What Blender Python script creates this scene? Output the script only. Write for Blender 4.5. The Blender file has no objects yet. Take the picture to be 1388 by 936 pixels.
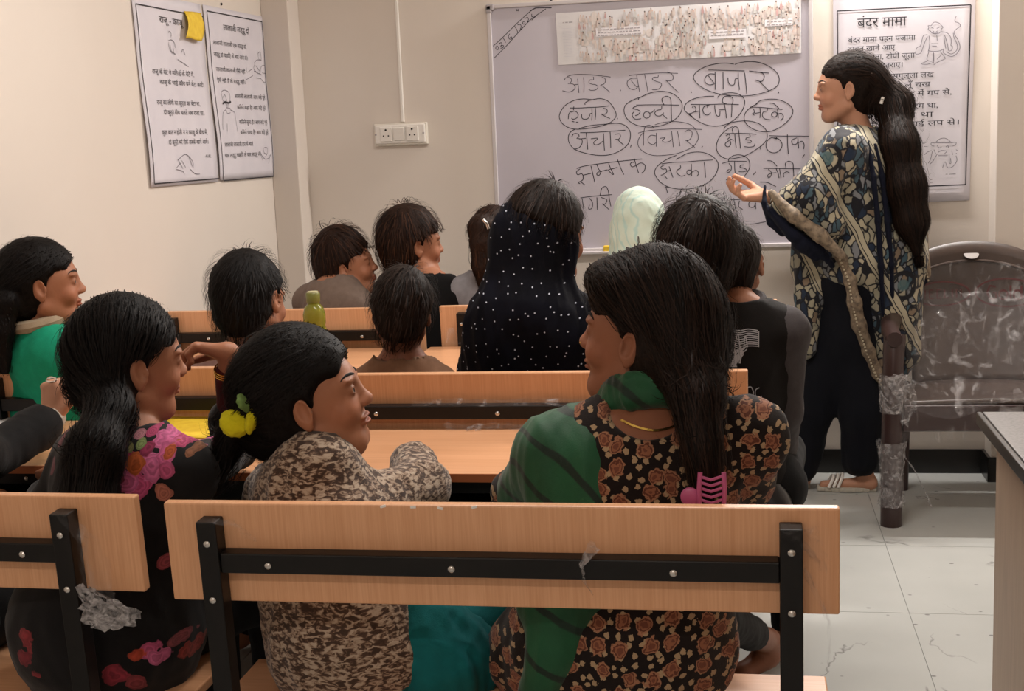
import bpy, bmesh, math, random
import numpy as np
from mathutils import Vector, Matrix
random.seed(7)
SC = bpy.context.scene
COL = SC.collection
RAD = math.radians
# ------------------------------------------------------------------ camera, world, lights, exposure
CAM_H = 1.38
PITCH, YAW, ROLL, FPX = RAD(9.28), RAD(10.31), RAD(2.45), 1750.0
_f = np.array([-math.sin(YAW)*math.cos(PITCH), math.cos(YAW)*math.cos(PITCH), -math.sin(PITCH)])
_r0 = np.array([math.cos(YAW), math.sin(YAW), 0.0]); _d0 = np.cross(_f, _r0)
_r = math.cos(ROLL)*_r0 + math.sin(ROLL)*_d0
_d = -math.sin(ROLL)*_r0 + math.cos(ROLL)*_d0
CAMP = np.array([0, 0, CAM_H])
cam = bpy.data.cameras.new('camera'); cam.sensor_width = 36; cam.lens = 36*FPX/1388; cam.clip_start = .05
camo = bpy.data.objects.new('camera', cam); COL.objects.link(camo)
camo.matrix_world = Matrix(((_r[0], -_d[0], -_f[0], 0), (_r[1], -_d[1], -_f[1], 0), (_r[2], -_d[2], -_f[2], CAM_H), (0, 0, 0, 1)))
SC.camera = camo
SC.view_settings.view_transform = 'Standard'; SC.view_settings.look = 'None'; SC.view_settings.gamma = 1
SC.view_settings.use_curve_mapping = False
SC.view_settings.exposure = 0.0
w = bpy.data.worlds.new('world'); SC.world = w; w.use_nodes = True
w.node_tree.nodes['Background'].inputs[0].default_value = (.9, .95, 1, 1)
w.node_tree.nodes['Background'].inputs[1].default_value = .05
def area(name, loc, rot, sx, sy, power, col):
    l = bpy.data.lights.new(name, 'AREA'); l.shape = 'RECTANGLE'; l.size = sx; l.size_y = sy; l.energy = power; l.color = col
    o = bpy.data.objects.new(name, l); COL.objects.link(o); o.location = loc; o.rotation_euler = rot
    return o
# tube lamp high on the board wall, tube lamps on the ceiling
area('lamp_light_board', (.55, 4.98, 2.52), (RAD(-28), 0, 0), 1.15, .05, 64, (1, .94, .89))
area('lamp_light_room', (-.35, 2.75, 2.66), (0, 0, 0), 1.2, .12, 36, (1, .93, .87))
area('lamp_light_rear', (-.5, -.7, 2.66), (0, 0, 0), 1.2, .12, 24, (1, .90, .83))
# pixel of the 1388x936 photograph -> point on a world plane (used to measure real positions)
def ray(x, y): return _f + _r*(x-694)/FPX + _d*(y-468)/FPX
def atZ(x, y, z): d = ray(x, y); return CAMP + d*(z-CAM_H)/d[2]
def atY(x, y, Y): d = ray(x, y); return CAMP + d*Y/d[1]
def atX(x, y, X): d = ray(x, y); return CAMP + d*X/d[0]

# ------------------------------------------------------------------ materials
def lin(h):
    if isinstance(h, str):
        h = h.lstrip('#'); h = [int(h[i:i+2], 16)/255 for i in (0, 2, 4)]
    return tuple((c/12.92 if c <= .04045 else ((c+.055)/1.055)**2.4) for c in h) + (1.0,)
class NT:
    def __init__(s, name):
        s.m = bpy.data.materials.new(name); s.m.use_nodes = True; s.t = s.m.node_tree; s.n = s.t.nodes
        s.b = s.n['Principled BSDF']; s._co = None
    def set(s, **k):
        for a, v in k.items():
            s.b.inputs[{'rough': 'Roughness', 'metal': 'Metallic', 'spec': 'Specular IOR Level', 'alpha': 'Alpha', 'trans': 'Transmission Weight', 'sheen': 'Sheen Weight', 'coat': 'Coat Weight', 'sss': 'Subsurface Weight'}[a]].default_value = v
        return s
    def link(s, a, b): s.t.links.new(a, b)
    def co(s):
        if s._co is None: s._co = s.n.new('ShaderNodeTexCoord').outputs['Object']
        return s._co
    def map(s, scale=(1, 1, 1), rot=(0, 0, 0), loc=(0, 0, 0), src=None):
        n = s.n.new('ShaderNodeMapping'); n.inputs['Scale'].default_value = scale; n.inputs['Rotation'].default_value = rot; n.inputs['Location'].default_value = loc
        s.link(src or s.co(), n.inputs['Vector']); return n.outputs[0]
    def noise(s, scale, vec=None, detail=3, rough=.5, dist=0, out=0):
        n = s.n.new('ShaderNodeTexNoise'); n.inputs['Scale'].default_value = scale; n.inputs['Detail'].default_value = detail
        n.inputs['Roughness'].default_value = rough; n.inputs['Distortion'].default_value = dist
        s.link(vec or s.co(), n.inputs['Vector']); return n.outputs[out]
    def vor(s, scale, vec=None, feature='F1', out='Distance', rand=1, two=False):
        n = s.n.new('ShaderNodeTexVoronoi')
        if two: n.voronoi_dimensions = '2D'
        n.feature = feature; n.inputs['Scale'].default_value = scale; n.inputs['Randomness'].default_value = rand
        s.link(vec or s.co(), n.inputs['Vector']); return n.outputs[out]
    def wave(s, scale, vec=None, dist=0, det=2, dscale=1):
        n = s.n.new('ShaderNodeTexWave'); n.inputs['Scale'].default_value = scale; n.inputs['Distortion'].default_value = dist
        n.inputs['Detail'].default_value = det; n.inputs['Detail Scale'].default_value = dscale
        s.link(vec or s.co(), n.inputs['Vector']); return n.outputs['Fac']
    def ramp(s, fac, stops, const=False):
        n = s.n.new('ShaderNodeValToRGB'); e = n.color_ramp.elements
        if const: n.color_ramp.interpolation = 'CONSTANT'
        while len(e) < len(stops): e.new(.5)
        for i, (p, c) in enumerate(stops):
            e[i].position = p; e[i].color = lin(c) if isinstance(c, str) else (c, c, c, 1)
        s.link(fac, n.inputs[0]); return n.outputs[0]
    def mix(s, fac, a, b, mode='MIX'):
        n = s.n.new('ShaderNodeMix'); n.data_type = 'RGBA'; n.blend_type = mode
        for sock, v in ((n.inputs[0], fac), (n.inputs[6], a), (n.inputs[7], b)):
            if isinstance(v, (int, float)): sock.default_value = v
            elif isinstance(v, str): sock.default_value = lin(v)
            elif isinstance(v, tuple): sock.default_value = v
            else: s.link(v, sock)
        return n.outputs[2]
    def math(s, op, a, b=None, c=None):
        n = s.n.new('ShaderNodeMath'); n.operation = op
        for i, v in enumerate((a, b, c)):
            if v is None: continue
            if isinstance(v, (int, float)): n.inputs[i].default_value = v
            else: s.link(v, n.inputs[i])
        return n.outputs[0]
    def color(s, c):
        if isinstance(c, str): s.b.inputs['Base Color'].default_value = lin(c)
        else: s.link(c, s.b.inputs['Base Color'])
        return s
    def bump(s, h, strength=.3, dist=.01):
        n = s.n.new('ShaderNodeBump'); n.inputs['Strength'].default_value = strength; n.inputs['Distance'].default_value = dist
        s.link(h, n.inputs['Height']); s.link(n.outputs[0], s.b.inputs['Normal']); return s
    def vcol(s, name='Col'):
        n = s.n.new('ShaderNodeVertexColor'); n.layer_name = name; return n.outputs[0]
def plain(name, c, rough=.5, metal=0, **k):
    return NT(name).color(c).set(rough=rough, metal=metal, **k).m

M = {}
def wallmat(name, a, b, bs=.12):
    t = NT(name); n = t.noise(1.3, detail=4); n2 = t.noise(60, detail=4)
    t.color(t.ramp(n, [(.35, a), (.65, b)])).set(rough=.62, spec=.35).bump(t.mix(.5, n2, t.noise(7)), bs, .004); return t.m
M['wall'] = wallmat('cream wall paint', '#dad0c6', '#dfd6cc')
M['wall_col'] = wallmat('cream pillar paint', '#d5cbc1', '#dad0c7')
M['ceil'] = wallmat('white ceiling paint', '#d9d5cc', '#dedad2')
t = NT('laminate'); v = t.map((1, 1, .03)); fine = t.noise(330, t.map((1, .4, .02)), 2); band = t.noise(28, v, 3)
t.color(t.mix(.35, t.ramp(band, [(.3, '#d39c72'), (.7, '#dea87f')]), t.ramp(fine, [(.3, '#c48a60'), (.7, '#e3b089')]))).set(rough=.38, spec=.45); M['lam'] = t.m
t = NT('laminate flat'); fine = t.noise(300, t.map((.02, 1, .4)), 2); band = t.noise(26, t.map((.03, 1, 1)), 3)
t.color(t.mix(.35, t.ramp(band, [(.3, '#d39c72'), (.7, '#dea87f')]), t.ramp(fine, [(.3, '#c48a60'), (.7, '#e3b089')]))).set(rough=.3, spec=.5); M['lamtop'] = t.m
M['lamedge'] = plain('edge band', '#b5683c', .45)
t = NT('black metal'); t.color(t.ramp(t.noise(40), [(.3, '#070606'), (.8, '#0e0a0a')])).set(rough=.42, spec=.32); M['black'] = t.m
M['bolt'] = plain('steel bolt', '#c9c6c2', .25, 1)
M['baseboard'] = plain('black skirting tile', '#0b0a0b', .3)
M['white_pl'] = plain('white plastic', '#e6e1da', .35)
M['offwhite'] = plain('warm white plastic', '#d9d2c6', .4)
M['hole'] = plain('dark hole', '#1c1815', .6)
M['alu'] = plain('aluminium frame', '#c9c3c4', .4, .1)
M['frame'] = plain('frame corner grey', '#a8a1a3', .5, 0)
t = NT('whiteboard'); t.color(t.ramp(t.noise(2.2, detail=3), [(.3, '#bdb8c2'), (.7, '#c6c1cb')])).set(rough=.33, spec=.4); M['board'] = t.m
M['ink'] = plain('marker ink', '#332e38', .5)
M['ink_l'] = plain('thin marker ink', '#45404c', .5)
M['print'] = plain('printed black', '#2a262c', .7)
M['print_l'] = plain('printed grey line', '#77727b', .7)
t = NT('poster paper'); t.color(t.ramp(t.noise(9), [(.3, '#d2ced6'), (.7, '#dad6dd')])).set(rough=.6).bump(t.noise(14, detail=2), .12, .004); M['paper'] = t.m
M['paper2'] = plain('white note paper', '#dcdadc', .7)
t = NT('yellow note'); t.color(t.ramp(t.noise(40), [(.35, '#e3bd33'), (.7, '#f0cf3e')])).set(rough=.6); M['yellow'] = t.m
M['granite'] = (lambda t: t.color(t.ramp(t.noise(220, detail=4), [(.4, '#0e0d0d'), (.6, '#26221f'), (.75, '#3b3733')])).set(rough=.3).m)(NT('black granite edge'))
M['granite_top'] = (lambda t: t.color(t.ramp(t.noise(150, detail=5), [(.35, '#4f4a48'), (.65, '#676260')])).set(rough=.4).m)(NT('desk top laminate'))
M['panel'] = (lambda t: t.color(t.ramp(t.noise(60, t.map((1, 1, .1))), [(.3, '#ab927d'), (.7, '#b79e88')])).set(rough=.45).m)(NT('desk side panel'))
# marble look vinyl floor
t = NT('floor marble tile')
n1 = t.noise(1.6, detail=5, dist=1.4); ridge = t.math('ABSOLUTE', t.math('SUBTRACT', n1, .5)); vein = t.ramp(ridge, [(0, 1), (.008, 0)])
gate = t.ramp(t.noise(4.2, t.map(loc=(3, 7, 0)), detail=2), [(.56, 0), (.66, 1)])
base = t.ramp(t.noise(2.2, detail=4), [(.3, '#b3b4b0'), (.7, '#bebfbb')])
c1 = t.mix(t.math('MULTIPLY', t.math('MULTIPLY', vein, gate), .75), base, '#6d6c69')
sp = t.ramp(t.vor(9, t.map((1, 1.6, 1)), out='Distance'), [(.05, 1), (.075, 0)])
c1 = t.mix(t.math('MULTIPLY', sp, .7), c1, '#5d5c5a')
t.color(c1).set(rough=.24, spec=.5); M['floor'] = t.m
M['joint'] = plain('tile joint', '#8f8f8b', .6)
# plastics
t = NT('clear wrap'); t.color('#d8d4d4').set(rough=.12, spec=1.0)
al = t.math('ADD', t.math('MULTIPLY', t.ramp(t.noise(15, t.map((1.3, 1, .3)), detail=4, dist=1.2), [(.55, 0), (.72, 1)]), .25), .03)
t.link(al, t.b.inputs['Alpha']); t.bump(t.noise(30, t.map((1, 1, .4)), detail=4, dist=1.5), .9, .02); M['wrap'] = t.m
t = NT('dense wrap'); t.color('#cfcaca').set(rough=.15, spec=1.0)
al = t.math('ADD', t.math('MULTIPLY', t.ramp(t.noise(30, detail=4, dist=1.5), [(.45, 0), (.7, 1)]), .5), .16)
t.link(al, t.b.inputs['Alpha']); t.bump(t.noise(38, detail=4, dist=1.5), 1, .02); M['wrap2'] = t.m
t = NT('chair plastic'); t.color(t.ramp(t.noise(30), [(.3, '#40342f'), (.7, '#473932')])).set(rough=.34, spec=.5); M['chair'] = t.m
M['chair_d'] = plain('dark chair plastic', '#33211f', .35)
M['wrapred'] = plain('red print on wrap', '#4b1c1c', .5)
# skin, hair
def skin(name, base):
    t = NT(name); c = t.mix(1.0, t.vcol(), lin(base), 'MULTIPLY')
    t.color(c).set(rough=.52, spec=.28, sss=.08); t.b.inputs['Subsurface Radius'].default_value = (.012, .005, .003); t.b.inputs['Subsurface Scale'].default_value = .6
    t.bump(t.noise(160, detail=3), .12, .002); return t.m
M['skin_a'] = skin('brown skin', '#8c5a42'); M['skin_b'] = skin('warm brown skin', '#9f6b50'); M['skin_c'] = skin('light brown skin', '#bb8a70'); M['skin_d'] = skin('deep brown skin', '#7c4d38')
def hairm(name, a, b):
    t = NT(name); t.color(t.mix(t.vcol(), a, b)).set(rough=.6, spec=.13)
    t.bump(t.noise(240, t.map((1, 1, .25)), detail=2), .35, .003); return t.m
M['hair'] = hairm('black hair', '#080606', '#17100d'); M['hair_b'] = hairm('brown black hair', '#0c0806', '#2e1e16'); M['hair_c'] = hairm('sun bleached hair', '#100a08', '#44291a')
t = NT('eyeball'); t.color(t.vcol()).set(rough=.12); M['eye'] = t.m
M['teeth'] = plain('teeth', '#d8cfc0', .3)
t = NT('torn film'); t.color('#cfcaca').set(rough=.2, spec=1.0); t.link(t.math('ADD', t.math('MULTIPLY', t.ramp(t.noise(40, detail=4, dist=1.5), [(.4, 0), (.6, 1)]), .4), .3), t.b.inputs['Alpha']); t.bump(t.noise(45, detail=4, dist=1.5), 1, .02); M['wrap3'] = t.m
M['gold'] = plain('gold', '#e0b860', .25, 1); M['silver'] = plain('silver', '#d0cdc8', .2, 1)
# fabrics
def cloth(name, c, rough=.85, fine=500, bs=.25, sheen=.03):
    t = NT(name)
    col = t.mix(.12, c, t.ramp(t.noise(fine/6), [(.3, '#000000'), (.7, '#ffffff')])) if not isinstance(c, str) else t.mix(t.math('MULTIPLY', t.noise(fine/8, detail=3), .35), c, '#000000')
    t.color(col).set(rough=rough, sheen=sheen, spec=.2).bump(t.noise(fine), bs, .002); return t.m
def petals(t, scale, petal_n, vec=None):
    """flower shaped mask round each voronoi point"""
    d = t.vor(scale, vec, rand=.7, two=True); n = t.noise(scale*3.2, vec, detail=2)
    return t.math('ADD', d, t.math('MULTIPLY', t.math('SUBTRACT', n, .5), .55))
def brown_floral():
    t = NT('brown floral print'); v = t.map((1, 1, 1), rot=(math.pi/2, 0, 0)); d = petals(t, 27, 5, v)
    small = petals(t, 58, 5, t.map((1, 1, 1), rot=(math.pi/2, 0, .5), loc=(2, 1, 4)))
    c = t.ramp(d, [(0, '#6d4030'), (.10, '#8a5a42'), (.18, '#5d3426'), (.25, '#96694f'), (.33, '#170e0c')], True)
    c2 = t.ramp(small, [(0, '#a08768'), (.25, '#170e0c')], True)
    m = t.ramp(d, [(.3, 0), (.34, 1)])
    t.color(t.mix(m, c, c2)).set(rough=.85, sheen=.1, spec=.2).bump(t.noise(400), .2, .002); return t.m
M['brown_floral'] = brown_floral()
t = NT('animal print'); v = t.map((1, 1, 2.1), rot=(.2, .5, .3)); n = t.noise(78, v, detail=3, dist=.8); n2 = t.noise(9)
c = t.ramp(n, [(.38, '#2c1d17'), (.47, '#4a352a'), (.52, '#8a7462'), (.62, '#b3a28f')]); t.color(t.mix(t.math('MULTIPLY', n2, .3), c, '#6f5b4b')).set(rough=.9, sheen=.2, spec=.15).bump(n, .35, .004); M['leopard'] = t.m
t = NT('navy sequin net'); d = t.vor(36, t.map((1, 1, 1), rot=(math.pi/2, 0, 0)), rand=.9, two=True); t.color(t.mix(t.ramp(d, [(.05, 1), (.075, 0)]), t.ramp(t.noise(8), [(.35, '#05050b'), (.7, '#090b18')]), '#c3c7d6')).set(rough=.8, spec=.12).bump(t.noise(30, detail=3), .25, .004); M['navydot'] = t.m
t = NT('green chunni'); lines = t.wave(5.0, t.map((1, 1, 1), rot=(.5, .9, .4)), dist=5, det=1, dscale=1.0)
t.color(t.mix(t.ramp(lines, [(.90, 0), (.96, 1)]), t.ramp(t.noise(12), [(.3, '#0c3d22'), (.7, '#125231')]), '#062014')).set(rough=.6, sheen=.15, spec=.3).bump(t.noise(500), .2, .002); M['green'] = t.m
M['teal'] = cloth('teal cotton', '#0b6468'); M['greenshirt'] = cloth('sea green cotton', '#169a76'); M['beigecol'] = cloth('beige trim', '#b09d84')
M['greyshirt'] = cloth('grey brown cotton', '#7b6a60'); M['blackcloth'] = cloth('black cotton', '#070607'); M['charcoal'] = cloth('charcoal cotton', '#15110f')
M['greycloth'] = cloth('dark grey cotton', '#4a4546'); M['maroon'] = cloth('maroon cotton', '#4e1417'); M['trouser'] = cloth('dark trouser cotton', '#1f1c1f'); M['pinkshirt'] = cloth('dusty pink cotton', '#a88682')
M['lightgrey'] = cloth('light grey cotton', '#8f8c90'); M['navy'] = cloth('navy trouser crepe', '#090b15', .8); M['tanshirt'] = cloth('tan cotton', '#7d5b45')
t = NT('pale green chunni'); t.color(t.mix(t.ramp(t.wave(16, t.map(rot=(.3, .2, 1.1)), dist=6), [(.75, 0), (1, 1)]), t.ramp(t.noise(9), [(.3, '#b4c4b4'), (.7, '#c9d5c8')]), '#a5c2bb')).set(rough=.75, sheen=.2, spec=.2).bump(t.noise(400), .2, .002); M['palegreen'] = t.m
M['white_cuff'] = cloth('white bandage cotton', '#c7c0b2'); M['scrunchie'] = cloth('yellow fleece', '#d9cf1e', fine=160, bs=.6); M['greenband'] = cloth('green elastic', '#6d8a4a')
M['pinkclip'] = plain('pink hair claw plastic', '#b0527f', .3)
# ------------------------------------------------------------------ object helpers
def tag(o, label=None, cat=None, group=None, kind=None):
    if label: o['label'] = label
    if cat: o['category'] = cat
    if group: o['group'] = group
    if kind: o['kind'] = kind
    return o
def thing(name, label, cat, loc=(0, 0, 0), group=None, rz=0):
    o = bpy.data.objects.new(name, None); COL.objects.link(o); o.location = loc; o.rotation_euler.z = rz; o.empty_display_size = .1
    return tag(o, label, cat, group)
def base_of(parent):
    p = Vector((0, 0, 0)); 
    while parent is not None: p += parent.location; parent = parent.parent
    return np.array(p)
def link_mesh(name, me, mat, parent, smooth, loc=None):
    me.materials.append(mat) if mat else None
    if smooth: me.polygons.foreach_set('use_smooth', [True]*len(me.polygons))
    o = bpy.data.objects.new(name, me); COL.objects.link(o)
    if parent is not None: o.parent = parent
    if loc is not None: o.location = loc
    return o
def mk(name, V, F, mat, parent=None, col=None, smooth=True, origin=None):
    """V world coordinates; F (n,4) or (n,3) int array or list of faces"""
    V = np.asarray(V, float); org = base_of(parent) if parent is not None else (np.array(origin, float) if origin is not None else np.zeros(3))
    V = V - org; me = bpy.data.meshes.new(name)
    if isinstance(F, np.ndarray) and len(F):
        k = F.shape[1]; me.vertices.add(len(V)); me.vertices.foreach_set('co', V.astype(np.float32).ravel())
        me.loops.add(F.size); me.loops.foreach_set('vertex_index', F.astype(np.int32).ravel())
        me.polygons.add(len(F)); me.polygons.foreach_set('loop_start', np.arange(0, F.size, k, dtype=np.int32)); me.polygons.foreach_set('loop_total', np.full(len(F), k, np.int32))
        me.update(calc_edges=True)
    else: me.from_pydata([tuple(v) for v in V], [], [tuple(f) for f in F]); me.update()
    if col is not None:
        ca = me.color_attributes.new('Col', 'FLOAT_COLOR', 'POINT'); c = np.ones((len(V), 4), np.float32); c[:, :3] = col if np.ndim(col) > 1 else np.asarray(col)[..., None] if np.ndim(col) == 1 and len(col) == len(V) else col
        ca.data.foreach_set('color', c.ravel())
    return link_mesh(name, me, mat, parent, smooth, None if parent is not None else tuple(org))
class BM:
    """collects boxes, tubes, ... into one mesh (coordinates of the parent's own frame)"""
    def __init__(s): s.b = bmesh.new()
    def box(s, c, d, rot=None, bev=0):
        r = bmesh.ops.create_cube(s.b, size=1); vs = r['verts']
        for v in vs: v.co = Vector((v.co.x*d[0], v.co.y*d[1], v.co.z*d[2]))
        if bev:
            es = list({e for v in vs for e in v.link_edges}); q = bmesh.ops.bevel(s.b, geom=es, offset=bev, segments=2, affect='EDGES', profile=.5)
            vs = list({v for f in q['faces'] for v in f.verts} | {v for v in vs if v.is_valid})
        for v in vs:
            if rot is not None: v.co = rot @ v.co
            v.co += Vector(c)
        return s
    def tube(s, pts, r, n=8, closed=False, caps=True):
        pts = [Vector(p) for p in pts]; m = len(pts); rs = r if isinstance(r, (list, tuple)) else [r]*m
        T = [(pts[(i+1) % m if closed else min(i+1, m-1)] - pts[(i-1) % m if closed else max(i-1, 0)]).normalized() for i in range(m)]
        u = T[0].orthogonal().normalized(); rings = []
        for i in range(m):
            u = (u - T[i]*u.dot(T[i])).normalized(); v = T[i].cross(u)
            rings.append([s.b.verts.new(pts[i] + (u*math.cos(2*math.pi*k/n) + v*math.sin(2*math.pi*k/n))*rs[i]) for k in range(n)])
        for i in range(m if closed else m-1):
            a, b = rings[i], rings[(i+1) % m]
            for k in range(n): s.b.faces.new((a[k], a[(k+1) % n], b[(k+1) % n], b[k]))
        if caps and not closed: s.b.faces.new(rings[0][::-1]); s.b.faces.new(rings[-1])
        return s
    def lathe(s, prof, c=(0, 0, 0), n=24, rot=None):
        rings = []
        for (r, z) in prof:
            ring = []
            for k in range(n):
                a = 2*math.pi*k/n; p = Vector((r*math.cos(a), r*math.sin(a), z))
                if rot is not None: p = rot @ p
                ring.append(s.b.verts.new(p + Vector(c)))
            rings.append(ring)
        for a, b in zip(rings, rings[1:]):
            for k in range(n): s.b.faces.new((a[k], a[(k+1) % n], b[(k+1) % n], b[k]))
        s.b.faces.new(rings[0][::-1]); s.b.faces.new(rings[-1]); return s
    def sphere(s, c, r, seg=12, sc=(1, 1, 1)):
        q = bmesh.ops.create_uvsphere(s.b, u_segments=seg, v_segments=seg*2//3, radius=r)
        for v in q['verts']: v.co = Vector((v.co.x*sc[0], v.co.y*sc[1], v.co.z*sc[2])) + Vector(c)
        return s
    def done(s, name, mat, parent=None, smooth=False, origin=None):
        me = bpy.data.meshes.new(name)
        if origin is not None: bmesh.ops.translate(s.b, verts=s.b.verts, vec=-Vector(origin))
        elif parent is not None and not getattr(s, 'local', False): pass
        bmesh.ops.recalc_face_normals(s.b, faces=s.b.faces); s.b.to_mesh(me); s.b.free()
        o = link_mesh(name, me, mat, parent, smooth, origin)
        if smooth: me.set_sharp_from_angle(angle=RAD(40))
        return o
def struct(o): o['kind'] = 'structure'; return o

# ------------------------------------------------------------------ signed distance figures -> one continuous surface
def rotm(yaw=0, pitch=0, roll=0):
    """columns: right, forward, up of a thing turned left by yaw, nose up by pitch, head leaned to its right by roll (degrees)"""
    return np.array(Matrix.Rotation(RAD(yaw), 3, 'Z') @ Matrix.Rotation(RAD(pitch), 3, 'X') @ Matrix.Rotation(RAD(roll), 3, 'Y'))
class Field:
    def __init__(s): s.p = []; s.R = np.eye(3); s.o = np.zeros(3); s.s = 1.0
    def frame(s, o=(0, 0, 0), R=None, sc=1.0): s.o = np.array(o, float); s.R = np.eye(3) if R is None else np.array(R); s.s = sc; return s
    def W(s, c): return s.o + s.R @ (np.array(c, float)*s.s)
    def ell(s, c, r, k=.01, R=None, sub=False):
        Rw = s.R if R is None else s.R @ R; r = np.array(r, float)*s.s; c = s.W(c)
        s.p.append(('e', c, r, Rw, k*s.s, sub, c - r.max(), c + r.max())); return s
    def cap(s, a, b, ra, rb=None, k=.01, sub=False):
        rb = ra if rb is None else rb; a, b = s.W(a), s.W(b); ra *= s.s; rb *= s.s; m = max(ra, rb)
        s.p.append(('c', a, b, (ra, rb), k*s.s, sub, np.minimum(a, b)-m, np.maximum(a, b)+m)); return s
    def chain(s, pts, rs, k=.01):
        for i in range(len(pts)-1): s.cap(pts[i], pts[i+1], rs[i], rs[i+1], k)
        return s
    def plane(s, c, n, k=.005):
        """cuts away everything on the side the normal n points to"""
        s.p.append(('p', s.W(c), s.R @ (np.array(n, float)/np.linalg.norm(n)), None, k*s.s, True, None, None)); return s
    @staticmethod
    def _d(p, X, Y, Z):
        if p[0] == 'e':
            x, y, z = X-p[1][0], Y-p[1][1], Z-p[1][2]; R = p[3]; r = p[2]
            a = (x*R[0, 0]+y*R[1, 0]+z*R[2, 0]); b = (x*R[0, 1]+y*R[1, 1]+z*R[2, 1]); c = (x*R[0, 2]+y*R[1, 2]+z*R[2, 2])
            k0 = np.sqrt((a/r[0])**2+(b/r[1])**2+(c/r[2])**2)+1e-9; k1 = np.sqrt((a/r[0]**2)**2+(b/r[1]**2)**2+(c/r[2]**2)**2)+1e-9
            return k0*(k0-1)/k1
        if p[0] == 'c':
            a, b = p[1], p[2]; ab = b-a; L = ab@ab+1e-12
            t = np.clip(((X-a[0])*ab[0]+(Y-a[1])*ab[1]+(Z-a[2])*ab[2])/L, 0, 1)
            return np.sqrt((X-a[0]-ab[0]*t)**2+(Y-a[1]-ab[1]*t)**2+(Z-a[2]-ab[2]*t)**2) - (p[3][0]+(p[3][1]-p[3][0])*t)
        n = p[2]; return -((X-p[1][0])*n[0]+(Y-p[1][1])*n[1]+(Z-p[1][2])*n[2])
    @staticmethod
    def _mix(D, d, k, sub):
        if sub:
            h = np.clip(.5-.5*(d+D)/k, 0, 1) if False else np.clip(.5+.5*(-d-D)/k, 0, 1)
            return D+(-d-D)*h + k*h*(1-h)
        h = np.clip(.5+.5*(d-D)/k, 0, 1); return d+(D-d)*h - k*h*(1-h)
    def at(s, P):
        X, Y, Z = P[:, 0], P[:, 1], P[:, 2]; D = np.full(len(P), .5)
        for p in s.p:
            if p[0] == 'p': D = s._mix(D, -s._d(p, X, Y, Z)*-1, p[4], True)
            else: D = s._mix(D, s._d(p, X, Y, Z), p[-4], p[-3])
        return D
    def grad(s, P, e=.0015):
        g = np.stack([s.at(P+np.eye(3)[i]*e)-s.at(P-np.eye(3)[i]*e) for i in range(3)], 1)
        return g/(np.linalg.norm(g, axis=1, keepdims=True)+1e-9)
    def bounds(s):
        lo = np.min([p[-2] for p in s.p if p[0] != 'p' and not p[-3]], 0); hi = np.max([p[-1] for p in s.p if p[0] != 'p' and not p[-3]], 0); return lo, hi
    def mesh(s, base=.008, fine=()):
        """fine: list of (lo, hi, h) boxes meshed with smaller cells"""
        lo, hi = s.bounds(); ax = []
        for i in range(3):
            v = lo[i]-.02; e = hi[i]+.02; c = [v]
            while v < e:
                h = base
                for (a, b, hf) in fine:
                    if a[i] <= v <= b[i]: h = min(h, hf)
                    elif v < a[i]: h = min(h, max(hf, (a[i]-v)*.9)) if (a[i]-v) < base else h
                v += h; c.append(v)
            ax.append(np.array(c))
        X, Y, Z = ax; D = np.full((len(X), len(Y), len(Z)), .5, np.float32)
        for p in s.p:
            if p[0] == 'p':
                d = -s._d(p, X[:, None, None], Y[None, :, None], Z[None, None, :])
                D = s._mix(D, -d, p[4], True).astype(np.float32); continue
            k = p[-4]; m = k+2.5*base; sl = []
            for i in range(3):
                a = np.searchsorted(ax[i], p[-2][i]-m); b = np.searchsorted(ax[i], p[-1][i]+m); sl.append(slice(a, b))
            if any(q.stop <= q.start for q in sl): continue
            sub = D[sl[0], sl[1], sl[2]]
            d = s._d(p, X[sl[0]][:, None, None], Y[sl[1]][None, :, None], Z[sl[2]][None, None, :])
            D[sl[0], sl[1], sl[2]] = s._mix(sub, d, k, p[-3])
        return surface_nets(D, ax)
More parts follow.
